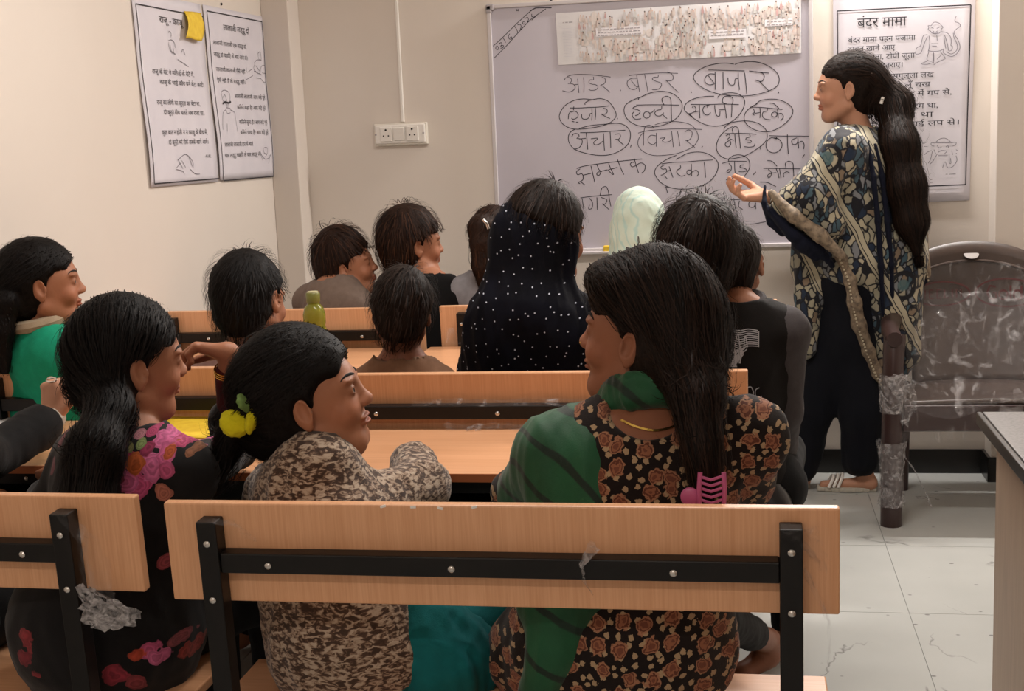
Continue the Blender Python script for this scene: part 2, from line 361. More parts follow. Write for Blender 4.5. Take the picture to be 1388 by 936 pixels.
def surface_nets(D, ax):
    ins = D < 0; nx, ny, nz = D.shape
    c = [(i, j, k) for i in (0, 1) for j in (0, 1) for k in (0, 1)]
    S = sum(ins[i:nx-1+i, j:ny-1+j, k:nz-1+k].astype(np.int8) for i, j, k in c)
    act = np.argwhere((S > 0) & (S < 8))
    if len(act) == 0: return np.zeros((0, 3)), np.zeros((0, 4), int)
    idx = np.full((nx-1, ny-1, nz-1), -1, np.int32); idx[tuple(act.T)] = np.arange(len(act))
    vals = np.stack([D[act[:, 0]+i, act[:, 1]+j, act[:, 2]+k] for i, j, k in c], 1).astype(np.float64)
    cc = np.array(c, float); P = np.zeros((len(act), 3)); n = np.zeros(len(act))
    for a in range(8):
        for b in range(a+1, 8):
            if np.abs(cc[a]-cc[b]).sum() != 1: continue
            va, vb = vals[:, a], vals[:, b]; m = (va < 0) != (vb < 0); t = np.where(m, va/(va-vb+1e-12), 0)
            P += np.where(m[:, None], cc[a]+(cc[b]-cc[a])*t[:, None], 0); n += m
    P /= n[:, None]; V = np.empty_like(P)
    for i in range(3):
        A = ax[i]; k = act[:, i]; V[:, i] = A[k]+(A[k+1]-A[k])*P[:, i]
    F = []
    for axis in range(3):
        sh = [slice(1, d-1) for d in D.shape]; sh[axis] = slice(0, D.shape[axis]-1)
        sh2 = list(sh); sh2[axis] = slice(1, D.shape[axis])
        a = ins[tuple(sh)]; b = ins[tuple(sh2)]; e = np.argwhere(a != b)
        off = np.array([1, 1, 1]); off[axis] = 0; e0 = e+off
        flip = a[tuple(e.T)]
        u, v = [(1, 2), (2, 0), (0, 1)][axis]; du = np.zeros(3, int); dv = np.zeros(3, int); du[u] = 1; dv[v] = 1
        q = np.stack([idx[tuple((e0-du-dv).T)], idx[tuple((e0-dv).T)], idx[tuple(e0.T)], idx[tuple((e0-du).T)]], 1)
        q = np.where(flip[:, None], q, q[:, ::-1]); F.append(q)
    F = np.concatenate(F); F = F[(F >= 0).all(1)]
    return V, F
def vnormals(V, F):
    n = np.cross(V[F[:, 2]]-V[F[:, 0]], V[F[:, 3]]-V[F[:, 1]]); N = np.zeros_like(V)
    for i in range(4): np.add.at(N, F[:, i], n)
    return N/(np.linalg.norm(N, axis=1, keepdims=True)+1e-12)
def folds(V, seed, amp=.004, wl=.09, stretch=(1, 1, .35)):
    """soft cloth wrinkles: warped sine ridges"""
    r = np.random.RandomState(seed); P = V*np.array(stretch)/wl*2*math.pi; s = np.zeros(len(V))
    W = P + .9*np.sin(P[:, [1, 2, 0]]*.6+r.rand(3)*6)
    for i in range(5):
        d = r.randn(3); d /= np.linalg.norm(d); s += (1-np.abs(np.sin(W@d*(.6+.35*i)+r.rand()*6)))*(1/(1+.6*i))
    return amp*(s/1.6-1)
def seg_dist(P, a, b):
    ab = b-a; t = np.clip((P-a)@ab/(ab@ab+1e-12), 0, 1); q = a+t[:, None]*ab; return np.linalg.norm(P-q, axis=1), t
AVOID = None
def strands(F, seeds, flow, n, steps, ds, wid, off=(.0005, .004), seed=1, fly=.12, curl=.1):
    """ribbons of hair that follow the surface of field F along flow(P)"""
    r = np.random.RandomState(seed); P = seeds[r.randint(len(seeds), size=n)].copy(); P += r.randn(n, 3)*.002
    o = off[0]+(off[1]-off[0])*r.rand(n)**2; lift = np.where(r.rand(n) < fly, r.rand(n)*.0016, 0); tone = np.clip(r.rand(n)**1.5, 0, 1)
    L = (steps*(.45+.55*r.rand(n))).astype(int); rows = []; drift = r.randn(n, 3)*curl; nn = F.grad(P)
    P = P - nn*(F.at(P)-o)[:, None]; prev = flow(P)
    for k in range(steps):
        if k % 2 == 0: nn = F.grad(P); sd = F.at(P)
        f = flow(P)+drift; f = f-nn*np.sum(f*nn, 1)[:, None]*.95; f /= np.linalg.norm(f, axis=1, keepdims=True)+1e-9
        f = .5*prev+.5*f; f /= np.linalg.norm(f, axis=1, keepdims=True)+1e-9; prev = f
        side = np.cross(f, nn); side /= np.linalg.norm(side, axis=1, keepdims=True)+1e-9
        wv = wid*np.clip(np.minimum(1.0, (L-k)/4.0), .08, 1)[:, None]
        rows.append((P-side*wv, P+side*wv))
        if AVOID is not None: L = np.where(AVOID(P), np.minimum(L, k), L)
        alive = (k < L)[:, None]; P = P + f*ds*alive
        if k % 2 == 1: P = P - nn*((sd-o-lift*k)*.6)[:, None]*alive
    V = np.stack([np.stack(q, 1) for q in rows], 1)  # n,steps,2,3
    V = V.reshape(n, steps*2, 3); i = np.arange(steps-1)*2
    f0 = np.stack([i, i+1, i+3, i+2], 1); F4 = (f0[None]+np.arange(n)[:, None, None]*steps*2)
    keep = (np.arange(steps-1)[None] < L[:, None]); F4 = F4[keep]
    return V.reshape(-1, 3), F4.reshape(-1, 4), np.repeat(tone, steps*2)

# ------------------------------------------------------------------ people
M['brow'] = plain('eyebrow hair', '#0b0706', .9)
def unit(v): v = np.array(v, float); return v/(np.linalg.norm(v)+1e-12)
def head_prims(F, detail=True, smile=0):
    F.ell((0, -.014, .022), (.074, .094, .086), .01)
    F.ell((0, .022, -.038), (.057, .062, .068), .03)
    F.ell((0, .048, .015), (.056, .042, .052), .02)          # forehead and face plane
    F.cap((-.02, .058, -.092), (.02, .058, -.092), .017, k=.025)  # chin
    F.cap((-.052, .0, -.055), (-.022, .05, -.088), .018, k=.02); F.cap((.052, .0, -.055), (.022, .05, -.088), .018, k=.02)
    for sx in (-1, 1):
        F.ell((sx*.034, .062, -.032), (.024, .02, .022), .018)
        F.ell((sx*.030, .093, .004), (.017, .014, .011), .012, sub=True)
        F.ell((sx*.030, .079, .020), (.023, .010, .006), .01)
        F.ell((sx*.030, .0735, .002), (.0152, .0150, .0125), .003)      # lids
        if detail: F.ell((sx*.030, .090, .0005), (.0125, .008, .0048), .001, sub=True)
        F.ell((sx*.077, -.006, -.004), (.0075, .019, .031), .004, R=rotm(sx*-18, 10, 0)); F.ell((sx*.0875, .000, -.003), (.0105, .0115, .020), .003, sub=True, R=rotm(sx*-18, 10, 0)); F.ell((sx*.079, .010, -.006), (.004, .004, .007), .003)
        F.ell((sx*.076, -.001, -.031), (.006, .008, .009), .004)
        F.ell((sx*.011, .090, -.029), (.0080, .0085, .0065), .006)
    F.cap((0, .081, .008), (0, .0960, -.022), .0065, .0090, .015); F.ell((0, .0960, -.025), (.0110, .0095, .0085), .008)
    w = .022+.006*smile
    F.ell((0, .082, -.053), (w, .0100, .0050), .005); F.ell((0, .081, -.063), (w*.85, .0100, .0056), .005)
    F.ell((0, .092, -.058), (w*.95, .009, .0010+.0030*smile), .0015, sub=True)
def head_color(L):
    """L: vertices in head units -> rgb factor"""
    c = np.ones((len(L), 3)); x, y, z = np.abs(L[:, 0]), L[:, 1], L[:, 2]
    lip = np.clip(1-np.abs((z+.058)/.0125)**3, 0, 1)*np.clip(1-(x/.027)**4, 0, 1)*(y > .072)
    c = c*(1-lip[:, None]) + lip[:, None]*np.array([.82, .52, .50])
    bz = .0275-.35*(x-.03)**2/.03-.0*x; br = np.exp(-((z-bz)/.0038)**2)*np.clip((x-.010)*200, 0, 1)*np.clip((.051-x)*120, 0, 1)*(y > .04)
    c = c*(1-.35*np.clip(br, 0, 1)[:, None])
    sh = np.exp(-((x-.03)**2/.0003+(z)**2/.00016))*(y > .05); c *= (1-.32*sh)[:, None]  # eye socket shade painted into the skin colour
    ck = np.exp(-((x-.04)**2/.0006+(z+.03)**2/.0005))*(y > .03); c *= 1+ck[:, None]*np.array([.06, -.02, -.03])
    return c
def fingers(F, wr, d, n, s=1.0, curl=35, spread=8, k=.004, thumb=1, pinch=False):
    """wr wrist, d direction of the hand, n palm normal (side the fingers curl to), thumb = +-1 side"""
    d = unit(d); n = unit(np.array(n)-d*np.dot(n, d)); a = np.cross(d, n)*thumb
    wr = np.array(wr); P = lambda al, ac, no: wr+d*al*s+a*ac*s+n*no*s
    F.frame()
    F.cap(P(.012, .012, 0), P(.07, .026, 0), .016*s, .0125*s, .012*s); F.cap(P(.012, 0, 0), P(.078, .006, 0), .018*s, .0125*s, .012*s); F.cap(P(.012, -.010, 0), P(.072, -.018, 0), .016*s, .012*s, .012*s)
    for i, (ac, al, ln) in enumerate(((.029, .076, .066), (.010, .082, .074), (-.009, .079, .069), (-.026, .070, .054))):
        p = P(al, ac, 0); ang = RAD(curl*(.75+.12*i)); sp = RAD(spread*(1.5-i)); v = unit(d*math.cos(sp)+a*math.sin(sp))
        for j, fr in enumerate((.45, .32, .23)):
            v2 = unit(v*math.cos(ang)+n*math.sin(ang)) if j == 0 else unit(v*math.cos(ang*1.1)+nn*math.sin(ang*1.1))
            q = p+v2*ln*fr*s; F.cap(p, q, (.0092-.0009*j)*s, (.0085-.0010*j)*s, k*s); p = q
            nn = unit(n-v2*np.dot(n, v2)); v = v2
    p0 = P(.02, .024, .004); p1 = P(.052, .050, .014 if not pinch else .022); p2 = p1+(d*.030+a*(.004 if not pinch else -.018)+n*(.014 if not pinch else .022))*s; p3 = p2+(d*.022+n*.012-a*.006)*s
    F.cap(p0, p1, .0145*s, .011*s, .01*s); F.cap(p1, p2, .0108*s, .0092*s, k*s); F.cap(p2, p3, .0092*s, .0078*s, k*s)
class Person:
    def __init__(s, head, yaw=0, pitch=0, roll=0, hs=.93, neck=None, sw=.15, pel=None, face=0, seat=.48, el=None, wr=None, skin='skin_b', up=1.0, floor=0.0, knees=None):
        s.h = np.array(head, float); s.R = rotm(yaw, pitch, roll); s.hs = hs; s.sw = sw; s.face = face; s.skin = skin
        T = rotm(face); s.rd, s.fd = T[:, 0], T[:, 1]
        s.neck = np.array(neck, float) if neck is not None else s.h+np.array([0, 0, -.125*hs])-s.R[:, 1]*.02-s.fd*.01
        s.pel = np.array(pel, float) if pel is not None else np.array([s.neck[0], s.neck[1], seat+.09])-s.fd*.01
        s.sh = [s.neck+s.rd*sx*(sw-.03)+np.array([0, 0, -.062]) for sx in (-1, 1)]
        s.el = [np.array(e, float) if e is not None else s.sh[i]+s.rd*(-1, 1)[i]*.05+s.fd*.05+np.array([0, 0, -.19*up]) for i, e in enumerate(el or (None, None))]
        s.wr = [np.array(e, float) if e is not None else s.el[i]-s.rd*(-1, 1)[i]*.06+s.fd*.17+np.array([0, 0, .01]) for i, e in enumerate(wr or (None, None))]
        s.floor = floor
        s.hip = [s.pel+s.rd*sx*.065+s.fd*.03+np.array([0, 0, -.03]) for sx in (-1, 1)]
        if knees is None: s.kn = [h+s.fd*.30+s.rd*(-1, 1)[i]*.02+np.array([0, 0, .0]) for i, h in enumerate(s.hip)]; s.an = [np.array([k[0], k[1], floor+.07])+s.fd*.02 for k in s.kn]
        else: s.kn, s.an = [np.array(q) for q in knees[0]], [np.array(q) for q in knees[1]]
    def torso(s, F, e=0, k=.04):
        F.frame(); sw = s.sw; up = s.neck-s.pel; T = np.stack([s.rd, unit(np.cross(up, s.rd)), unit(up)], 1)
        for t, rx, ry, rz in ((0, .80, .68, .10), (.33, .66, .56, .12), (.66, .78, .60, .15)):
            F.p_c = s.pel+up*t; F.frame(F.p_c, T); F.ell((0, 0, 0), (sw*rx+e, sw*ry+e, rz+e), k)
        F.frame(); mid = s.neck-np.array([0, 0, .065])
        for i in (0, 1): F.cap(mid, s.sh[i], .055+e, .040+e, k); F.cap(s.neck-np.array([0, 0, .01]), s.sh[i]*.7+s.neck*.3+np.array([0, 0, .0]), .032+e, .034+e, k)
    def arms(s, F, e=0, k=.015, which=(0, 1), upto=1.0, flare=0):
        F.frame()
        for i in which:
            F.cap(s.sh[i], s.el[i], .037+e, .030+e, k+e); w = s.el[i]+(s.wr[i]-s.el[i])*upto; F.cap(s.el[i], w, .031+e, .021+e+flare+(1-upto)*.008, k)
    def legs(s, F, e=0, feet=True, k=.03, which=(0, 1)):
        F.frame()
        for i in which:
            F.cap(s.hip[i], s.kn[i], .066+e, .045+e, k); F.cap(s.kn[i], s.an[i], .045+e, .028+e, .015)
            if feet:
                a = np.array([s.an[i][0], s.an[i][1], s.floor+.035]); F.cap(s.an[i], a-s.fd*.015, .028, .026, .012); F.cap(a-s.fd*.02, a+s.fd*getattr(s, 'fl', .11)-np.array([0, 0, .012]), .024, .017, .02)
    def body(s, root, fineh=.0024, base=.009, hands=(), detail=True, smile=0, hand_fn=None, feet=True, legs=True, extra=None):
        F = Field(); s.torso(F); s.arms(F)
        if legs: s.legs(F, feet=feet)
        F.frame(); F.cap(s.neck-np.array([0, 0, .03]), s.h+s.R@np.array([0, -.022, -.05])*s.hs, .046*s.hs, .045*s.hs, .025)
        F.frame(s.h, s.R, s.hs); head_prims(F, detail, smile)
        if extra: extra(F)
        F.frame(); fine = [(s.h-.13*s.hs, s.h+.13*s.hs, fineh)]
        for i in (0, 1):
            hf = (hand_fn or {}).get(i)
            if hf: hf(F, s.wr[i]); fine.append((s.wr[i]-.11, s.wr[i]+.11, max(.003, fineh)))
            else:
                d = unit(s.wr[i]-s.el[i]); fingers(F, s.wr[i], d, np.array([0, 0, -1.0]), .85, 22, thumb=(1, -1)[i] if abs(d[2]) < .9 else 1)
                if fineh < .004: fine.append((s.wr[i]-.0, s.wr[i]+.0, .006))
        V, Q = F.mesh(base, fine); L = (V-s.h)@s.R/s.hs; col = np.ones((len(V), 3)); m = np.linalg.norm(L, axis=1) < .14
        col[m] = head_color(L[m]); o = mk('body', V, Q, M[s.skin], root, col)
        for sx in (-1, 1):
            eb = eye_mesh(s.h+s.R@(np.array([sx*.030, .0735, .0005])*s.hs), s.R, .0128*s.hs, root)
        s.F = F
        if detail:
            for sx in (-1, 1):
                b = BM(); Q_ = np.array([s.h+s.R@(np.array([sx*x, .09-.55*(x-.012), .0265-8*(x-.028)**2])*s.hs) for x in np.linspace(.012, .049, 9)])
                for _ in range(4): Q_ = Q_-F.grad(Q_)*(F.at(Q_)-.0004)[:, None]
                b.tube([tuple(q-base_of(root)) for q in Q_], [.0007, .0018, .0023, .0025, .0024, .0022, .0018, .0013, .0006], 6); b.done('eyebrow', M['brow'], root, True)
        return o
def eye_mesh(c, R, r, root):
    n, m = 14, 16; V = []; C = []
    for i in range(n+1):
        th = math.pi*i/n
        for j in range(m):
            ph = 2*math.pi*j/m; l = np.array([math.sin(th)*math.cos(ph), math.cos(th), math.sin(th)*math.sin(ph)]); V.append(c+R@l*r)
            C.append((.015, .01, .008) if th < .28 else (.06, .03, .018) if th < .55 else (.62, .58, .54))
    F = [(i*m+j, i*m+(j+1) % m, (i+1)*m+(j+1) % m, (i+1)*m+j) for i in range(n) for j in range(m)]
    return mk('eye', V, np.array(F), M['eye'], root, np.array(C))
def garment(name, F, mat, root, base=.009, seed=1, amp=.004, wl=.09, stretch=(1, 1, .4), fine=(), thick=None, col=None):
    V, Q = F.mesh(base, fine); N = vnormals(V, Q); V = V+N*folds(V, seed, amp, wl, stretch)[:, None]
    return mk(name, V, Q, M[mat] if isinstance(mat, str) else mat, root, col)
def hair_cap(F, s, thick=0.0, nape=1.0, fringe=.063, side=True, vol=0.0, ears=True):
    """close fitting hair volume over the skull in head units; the face and ears stay free"""
    global AVOID
    h_, R_, hs_ = s.h.copy(), s.R.copy(), s.hs
    def AVOID(P):
        L = (P-h_)@R_/hs_; x = np.abs(L[:, 0]); return ((np.abs(L[:, 1]+.002) < .024) & (np.abs(L[:, 2]+.008) < .036) & (x > .05) if ears else np.zeros(len(P), bool)) | ((L[:, 1] > .045) & (L[:, 2] < .045) & (L[:, 2] > -.12)) | ((L[:, 1] > .01) & (L[:, 2] < .0) & (L[:, 2] > -.10) & (x > .04))
    F.frame(s.h, s.R, s.hs); e = thick
    F.ell((0, -.016, .026), (.079+e, .101+e, .089+e+vol), .01); F.ell((0, -.052, -.035), (.060+e, .050+e, .062*nape), .02)
    zc = fringe-.098; F.ell((0, .125, zc), (.105+e*.5, .085, .105), .006, sub=True)
    if side:
        for sx in (-1, 1):
            F.ell((sx*.084, .062, .0), (.036+e, .046, .044), .012, sub=True)
            F.ell((sx*.09, .03, -.045), (.036+e, .036, .052), .008, sub=True)
            if ears: F.ell((sx*(.096+e), -.002, -.010), (.030+e, .024, .037), .006, sub=True)
def hair_obj(F, mat, root, n=1200, steps=14, ds=.012, wid=.0007, flow=None, base=.005, seed=1, fine=(), off=(.0003, .0035), fly=.12, amp=.0022, name='hair', curl=.1, lo=.25, grooves=.02):
    V, Q = F.mesh(base, fine); N = vnormals(V, Q); V2 = V+N*(folds(V, seed, amp, grooves, (1, 1, .25)))[:, None]
    tone = np.full(len(V), lo)*(0.6+.8*np.random.RandomState(seed).rand(len(V)))
    if n:
        sv, sf, st = strands(F, V, flow, n, steps, ds, wid, off, seed, fly, curl); Q = np.concatenate([Q, sf+len(V)]); V2 = np.concatenate([V2, sv]); tone = np.concatenate([tone, st])
    return mk(name, V2, Q, M[mat], root, np.repeat(tone[:, None], 3, 1))
def flow_to(T, chain=None, rad=.05):
    T = np.array(T, float)
    def f(P):
        d = T-P; o = d/(np.linalg.norm(d, axis=1, keepdims=True)+1e-9)
        if chain is not None:
            best = np.full(len(P), 9.0); tan = np.zeros_like(P)
            for a, b in zip(chain[:-1], chain[1:]):
                dist, t = seg_dist(P, np.array(a), np.array(b)); m = dist < best; best[m] = dist[m]; tan[m] = unit(np.array(b)-np.array(a))
            m = best < rad; o[m] = tan[m]
        return o
    return f
def flow_from(C, down=.4):
    C = np.array(C, float)
    def f(P):
        d = P-C; o = d/(np.linalg.norm(d, axis=1, keepdims=True)+1e-9); o[:, 2] -= down; return o/(np.linalg.norm(o, axis=1, keepdims=True)+1e-9)
    return f
# ------------------------------------------------------------------ room shell
WY, CY, LX, RX, BY, CZ = 5.118, 4.99, -1.857, 1.95, -1.4, 2.72
def slab(name, x0, x1, y0, y1, z0, z1, mat, parent=None, bev=0, origin=None):
    return BM().box(((x0+x1)/2, (y0+y1)/2, (z0+z1)/2), (x1-x0, y1-y0, z1-z0), bev=bev).done(name, M[mat], parent, origin=origin)
fl = struct(slab('floor', LX-.1, RX+.1, BY-.1, WY+.1, -.06, 0, 'joint'))
# floor tiles, one mesh object each, thin joints between
TX0, TY0, TS = .531-1.2*2, .57, .6
jx = [atZ(1192, 715.5, 0)[0], atZ(1268.5, 936, 0)[0]]
tx = (jx[0]+jx[1])/2
tile_me = None
xs = [tx+.6*k for k in range(-4, 3)]; ys = [2.985-.6*7+.6*k for k in range(0, 11)]
for i in range(-5, 3):
    for j in range(-8, 4):
        x0, x1 = tx+.6*i, tx+.6*(i+1); y0, y1 = 3.0+.6*j, 3.0+.6*(j+1)
        x0, x1, y0, y1 = max(x0, LX), min(x1, RX), max(y0, BY), min(y1, WY)
        if x1-x0 < .02 or y1-y0 < .02: continue
        o = slab('floor_tile', x0+.0012, x1-.0012, y0+.0012, y1-.0012, -.001, .003, 'floor', None)
        o.parent = fl
struct(slab('wall_board', LX-.1, RX+.1, WY, WY+.1, 0, CZ, 'wall'))
struct(slab('wall_left', LX-.1, LX, BY, WY, 0, CZ, 'wall'))
struct(slab('wall_right', RX, RX+.1, BY, WY, 0, CZ, 'wall'))
struct(slab('wall_rear', LX-.1, RX+.1, BY-.1, BY, 0, CZ, 'wall'))
struct(slab('ceiling', LX-.1, RX+.1, BY-.1, WY+.1, CZ, CZ+.1, 'ceil'))
struct(slab('trim_1', LX, -1.745, CY, WY, 0, CZ, 'wall_col', bev=.004))
struct(slab('trim_2', .915, RX, CY, WY, 0, CZ, 'wall_col', bev=.004))
struct(slab('baseboard_board', -1.745, .915, WY-.012, WY, 0.003, .098, 'baseboard', bev=.002))
struct(slab('baseboard_right', .903, RX, CY-.012, CY, 0.003, .098, 'baseboard', bev=.002))
struct(slab('baseboard_left', LX, LX+.012, BY, CY, 0.003, .098, 'baseboard', bev=.002))
struct(slab('baseboard_pillar', .903, .915, CY-.012, WY-.012, 0.003, .098, 'baseboard', bev=.002))
# lamps
for (x, y, z, r, lab) in ((.55, 5.06, 2.52, 0, 'white tube lamp high on the wall above the whiteboard'), (-.2, 1.3, 2.685, 1, 'white tube lamp on the ceiling over the benches'), (-.5, -.7, 2.685, 1, 'white tube lamp on the ceiling at the rear of the room')):
    t = thing('tube_lamp', lab, 'lamp', (x, y, z))
    BM().box((0, .02 if not r else 0, 0 if not r else .015), (1.22, .035, .045) if not r else (1.22, .06, .03), bev=.004).done('lamp_body', M['white_pl'], t)
    b = BM(); b.tube([(-.58, -.02 if not r else 0, 0 if not r else -.012), (.58, -.02 if not r else 0, 0 if not r else -.012)], .013, 12); mm = bpy.data.materials.get('lamp glow')
    if not mm:
        tt = NT('lamp glow'); tt.b.inputs['Emission Color'].default_value = (1, .95, .88, 1); tt.b.inputs['Emission Strength'].default_value = 3; mm = tt.m
    b.done('lamp_tube', mm, t, smooth=True)

# ------------------------------------------------------------------ benches and desks
def bolt(b, c, r=.0055, back=True):
    b.sphere(c, r, 10, (1, .55, 1))
def wrapbit(name, pts, mat, parent, th=.0015, seed=3, amp=.006):
    """crumpled film through a grid of points (rows of equal length)"""
    g = np.array(pts, float); m, n = g.shape[:2]; k = 6
    U = np.linspace(0, m-1, (m-1)*k+1); Vv = np.linspace(0, n-1, (n-1)*k+1); P = np.zeros((len(U), len(Vv), 3))
    for a, u in enumerate(U):
        i = min(int(u), m-2); fu = u-i; row = g[i]*(1-fu)+g[i+1]*fu
        for b_, v in enumerate(Vv): j = min(int(v), n-2); fv = v-j; P[a, b_] = row[j]*(1-fv)+row[j+1]*fv
    r = np.random.RandomState(seed); P += r.randn(*P.shape)*amp*np.array([.6, .7, .6]); Q = P.reshape(-1, 3); w_ = len(Vv)
    F = [(a*w_+b_, a*w_+b_+1, (a+1)*w_+b_+1, (a+1)*w_+b_) for a in range(len(U)-1) for b_ in range(w_-1)]
    return mk(name, Q, np.array(F), M[mat], parent)
def bench(x0, x1, y, yaw, label, group='classroom benches with black frames', posts=(.078, .066), z_top=.86, rail_bolts=(.17, .45, .77), seat_d=.29, pz=.84):
    w_ = x1-x0; t = thing('school_bench', label, 'bench', (x0, y, 0), group, RAD(yaw)); ln = RAD(3)
    R = Matrix.Rotation(ln, 3, 'X')   # the top leans back towards the pupils behind
    def yz(z): return -(z-.70)*math.tan(ln)
    zc = (z_top+.705)/2
    o = BM().box((w_/2, yz(zc)+.009+.000, zc), (w_, .018, z_top-.705), R, bev=.003).done('backrest', M['lam'], t)
    for px in (posts[0], w_-posts[1]):
        b = BM(); b.box((px, yz(.66)-.016, .655), (.031, .031, (pz-.655)*2-.0), R, bev=.002)
        b.box((px, yz(.47)+.0, .24), (.031, .031, .474), None, bev=.002)
        p = b.done('post', M['black'], t)
        for z in (pz-.034, pz-.034-.088):
            q = BM(); bolt(q, (px, yz(z)-.033, z)); q.done('bolt', M['bolt'], t, True)
        b = BM().box((px, .27, .232), (.031, .031, .455), bev=.002); b.box((px, .135, .035), (.028, .29, .028), bev=.002); b.box((px, .13, .447), (.028, .29, .026), bev=.002); b.done('leg', M['black'], t)
    BM().box((w_/2+(posts[0]-posts[1])/2, yz(.775)-.014, .775), (w_-posts[0]-posts[1]-.031, .026, .031), R, bev=.002).done('rail', M['black'], t)
    for f in rail_bolts:
        q = BM(); bolt(q, (w_*f, yz(.772)-.028, .772)); q.done('bolt', M['bolt'], t, True)
    BM().box((w_/2, .02+seat_d/2, .471), (w_, seat_d, .018), bev=.003).done('seat', M['lamtop'], t)
    BM().box((w_/2+(posts[0]-posts[1])/2, .265, .15), (w_-posts[0]-posts[1], .025, .025), bev=.002).done('foot_rail', M['black'], t)
    return t
def desk(x0, x1, y0, y1, yaw, label, z=.736, group='classroom desks with orange tops'):
    w_, d = x1-x0, y1-y0; t = thing('school_desk', label, 'desk', (x0, y0, 0), group, RAD(yaw))
    BM().box((w_/2, d/2, z-.009), (w_, d, .018), bev=.003).done('desktop', M['lamtop'], t)
    BM().box((w_/2, .0015, z-.009), (w_-.006, .005, .0165), bev=.0).done('edge_band', M['lamedge'], t)
    for px in (.07, w_-.07):
        b = BM(); b.box((px, .05, (z-.02)/2+.003), (.031, .031, z-.024), bev=.002); b.box((px, d-.05, (z-.02)/2+.003), (.031, .031, z-.024), bev=.002)
        b.box((px, d/2, .035), (.027, d-.08, .027), bev=.002); b.box((px, d/2, z-.032), (.027, d-.08, .027), bev=.002); b.done('leg', M['black'], t)
    BM().box((w_/2, .045, z-.034), (w_-.12, .026, .03), bev=.002).done('rail', M['black'], t)
    BM().box((w_/2, d*.5, z-.10), (w_-.15, d*.75, .012), bev=.002).done('book_shelf', M['black'], t)
    BM().box((w_/2, d-.04, z-.12), (w_-.15, .01, .2), bev=.002).done('front_panel', M['black'], t)
    for f in (.30, .42, .70):
        q = BM(); bolt(q, (w_*f, .030, z-.036), .005); q.done('bolt', M['bolt'], t, True)
    return t
bA = bench(-.857, .126, 1.752, 0, 'nearest orange bench, its whole back board and three rail bolts in full view')
bAl = bench(-1.835, -.917, 1.80, -1.2, 'near bench beside the wall, its backrest end hung with torn clear film', posts=(.08, .112), rail_bolts=(.2, .5, .80))
bB = bench(-.985, .008, 2.775, 0, 'second row bench, its backrest reaching behind the girl with the green scarf')
bBl = bench(-1.84, -1.02, 2.88, 0, 'second row bench beside the wall, behind the pupil in sea green', posts=(.02, .066))
bC = bench(-.936, .10, 3.91, 0, 'front row bench under the whiteboard, one post showing beside the navy scarf', posts=(.075, .07))
bCl = bench(-1.84, -.985, 3.90, 0, 'front row bench beside the wall, with the green bottle before it', posts=(.022, .05))
dA = desk(-1.022, .013, 2.372, 2.80-.045, 0, 'empty orange desk between the near bench and the second row bench')
dAl = desk(-1.84, -1.056, 2.42, 2.85, 0, 'desk beside the wall holding the yellow card and white pages')
dB = desk(-.965, .06, 3.42, 3.875, 0, 'desk in front of the pupil with the sequined navy scarf')
dBl = desk(-1.84, -1.0, 3.42, 3.865, 0, 'desk beside the wall carrying the green bottle')
# films and scraps on the near bench
def L(t, p): return np.array(t.matrix_world @ Vector(p)) if False else np.array(Vector(t.location)+Matrix.Rotation(t.rotation_euler.z, 3, 'Z') @ Vector(p))
def film(name, t, rows, mat='wrap', seed=1, amp=.004): return wrapbit_local(name, t, rows, mat, seed, amp)
def wrapbit_local(name, t, rows, mat, seed, amp):
    o = wrapbit(name, rows, mat, None, seed=seed, amp=amp); o.parent = t; return o
wA = .983
film('plastic_film', bA, [[(w_, -.052, .852), (w_+.03, -.04, .85), (w_+.05, -.012, .845)] for w_ in (.0,)] and [[(.905, -.045, .85), (.925, -.05, .852), (.955, -.012, .835)], [(.895, -.02, .83), (.93, -.04, .82), (.96, -.012, .80)], [(.945, -.02, .80), (.955, -.012, .78), (.965, -.010, .76)]], 'wrap', 5, .005)
film('plastic_film', bA, [[(.93, -.010, .775), (.944, -.014, .77)], [(.95, -.016, .735), (.957, -.012, .735)], [(.965, -.012, .70), (.972, -.012, .69)], [(.966, -.012, .64), (.968, -.012, .635)]], 'wrap', 6, .003)
film('plastic_film', bA, [[(.085, -.055, .845), (.105, -.05, .845)], [(.11, -.012, .835), (.13, -.012, .82)], [(.12, -.012, .81), (.15, -.012, .80)]], 'wrap', 7, .004)
film('plastic_film', bA, [[(.64, -.012, .812), (.655, -.02, .80)], [(.628, -.045, .79), (.634, -.05, .785)], [(.632, -.04, .76), (.637, -.038, .755)], [(.640, -.012, .735), (.642, -.012, .73)]], 'wrap2', 8, .0015)
yzt = -.0085
for (x, z) in ((.425, .855), (.385, .8565), (.475, .857), (.34, .857)): o = BM().box((x, yzt, z), (.008, .0015, .0035), Matrix.Rotation(.35*math.sin(x*90), 3, 'Y')).done('chipped_spot', M['white_pl'], bA)
film('plastic_film', bAl, [[(.80, -.045, .845), (.83, -.05, .85)], [(.84, -.05, .80), (.86, -.015, .79)], [(.84, -.05, .745), (.875, -.02, .73)], [(.84, -.05, .70), (.885, -.03, .69)]], 'wrap', 9, .0035)
film('plastic_film', bAl, [[(.83, -.045, .735), (.85, -.045, .725), (.862, -.04, .715)], [(.835, -.05, .70), (.875, -.045, .695), (.925, -.03, .685)], [(.832, -.045, .668), (.875, -.04, .655), (.91, -.03, .662)]], 'wrap3', 10, .0045)
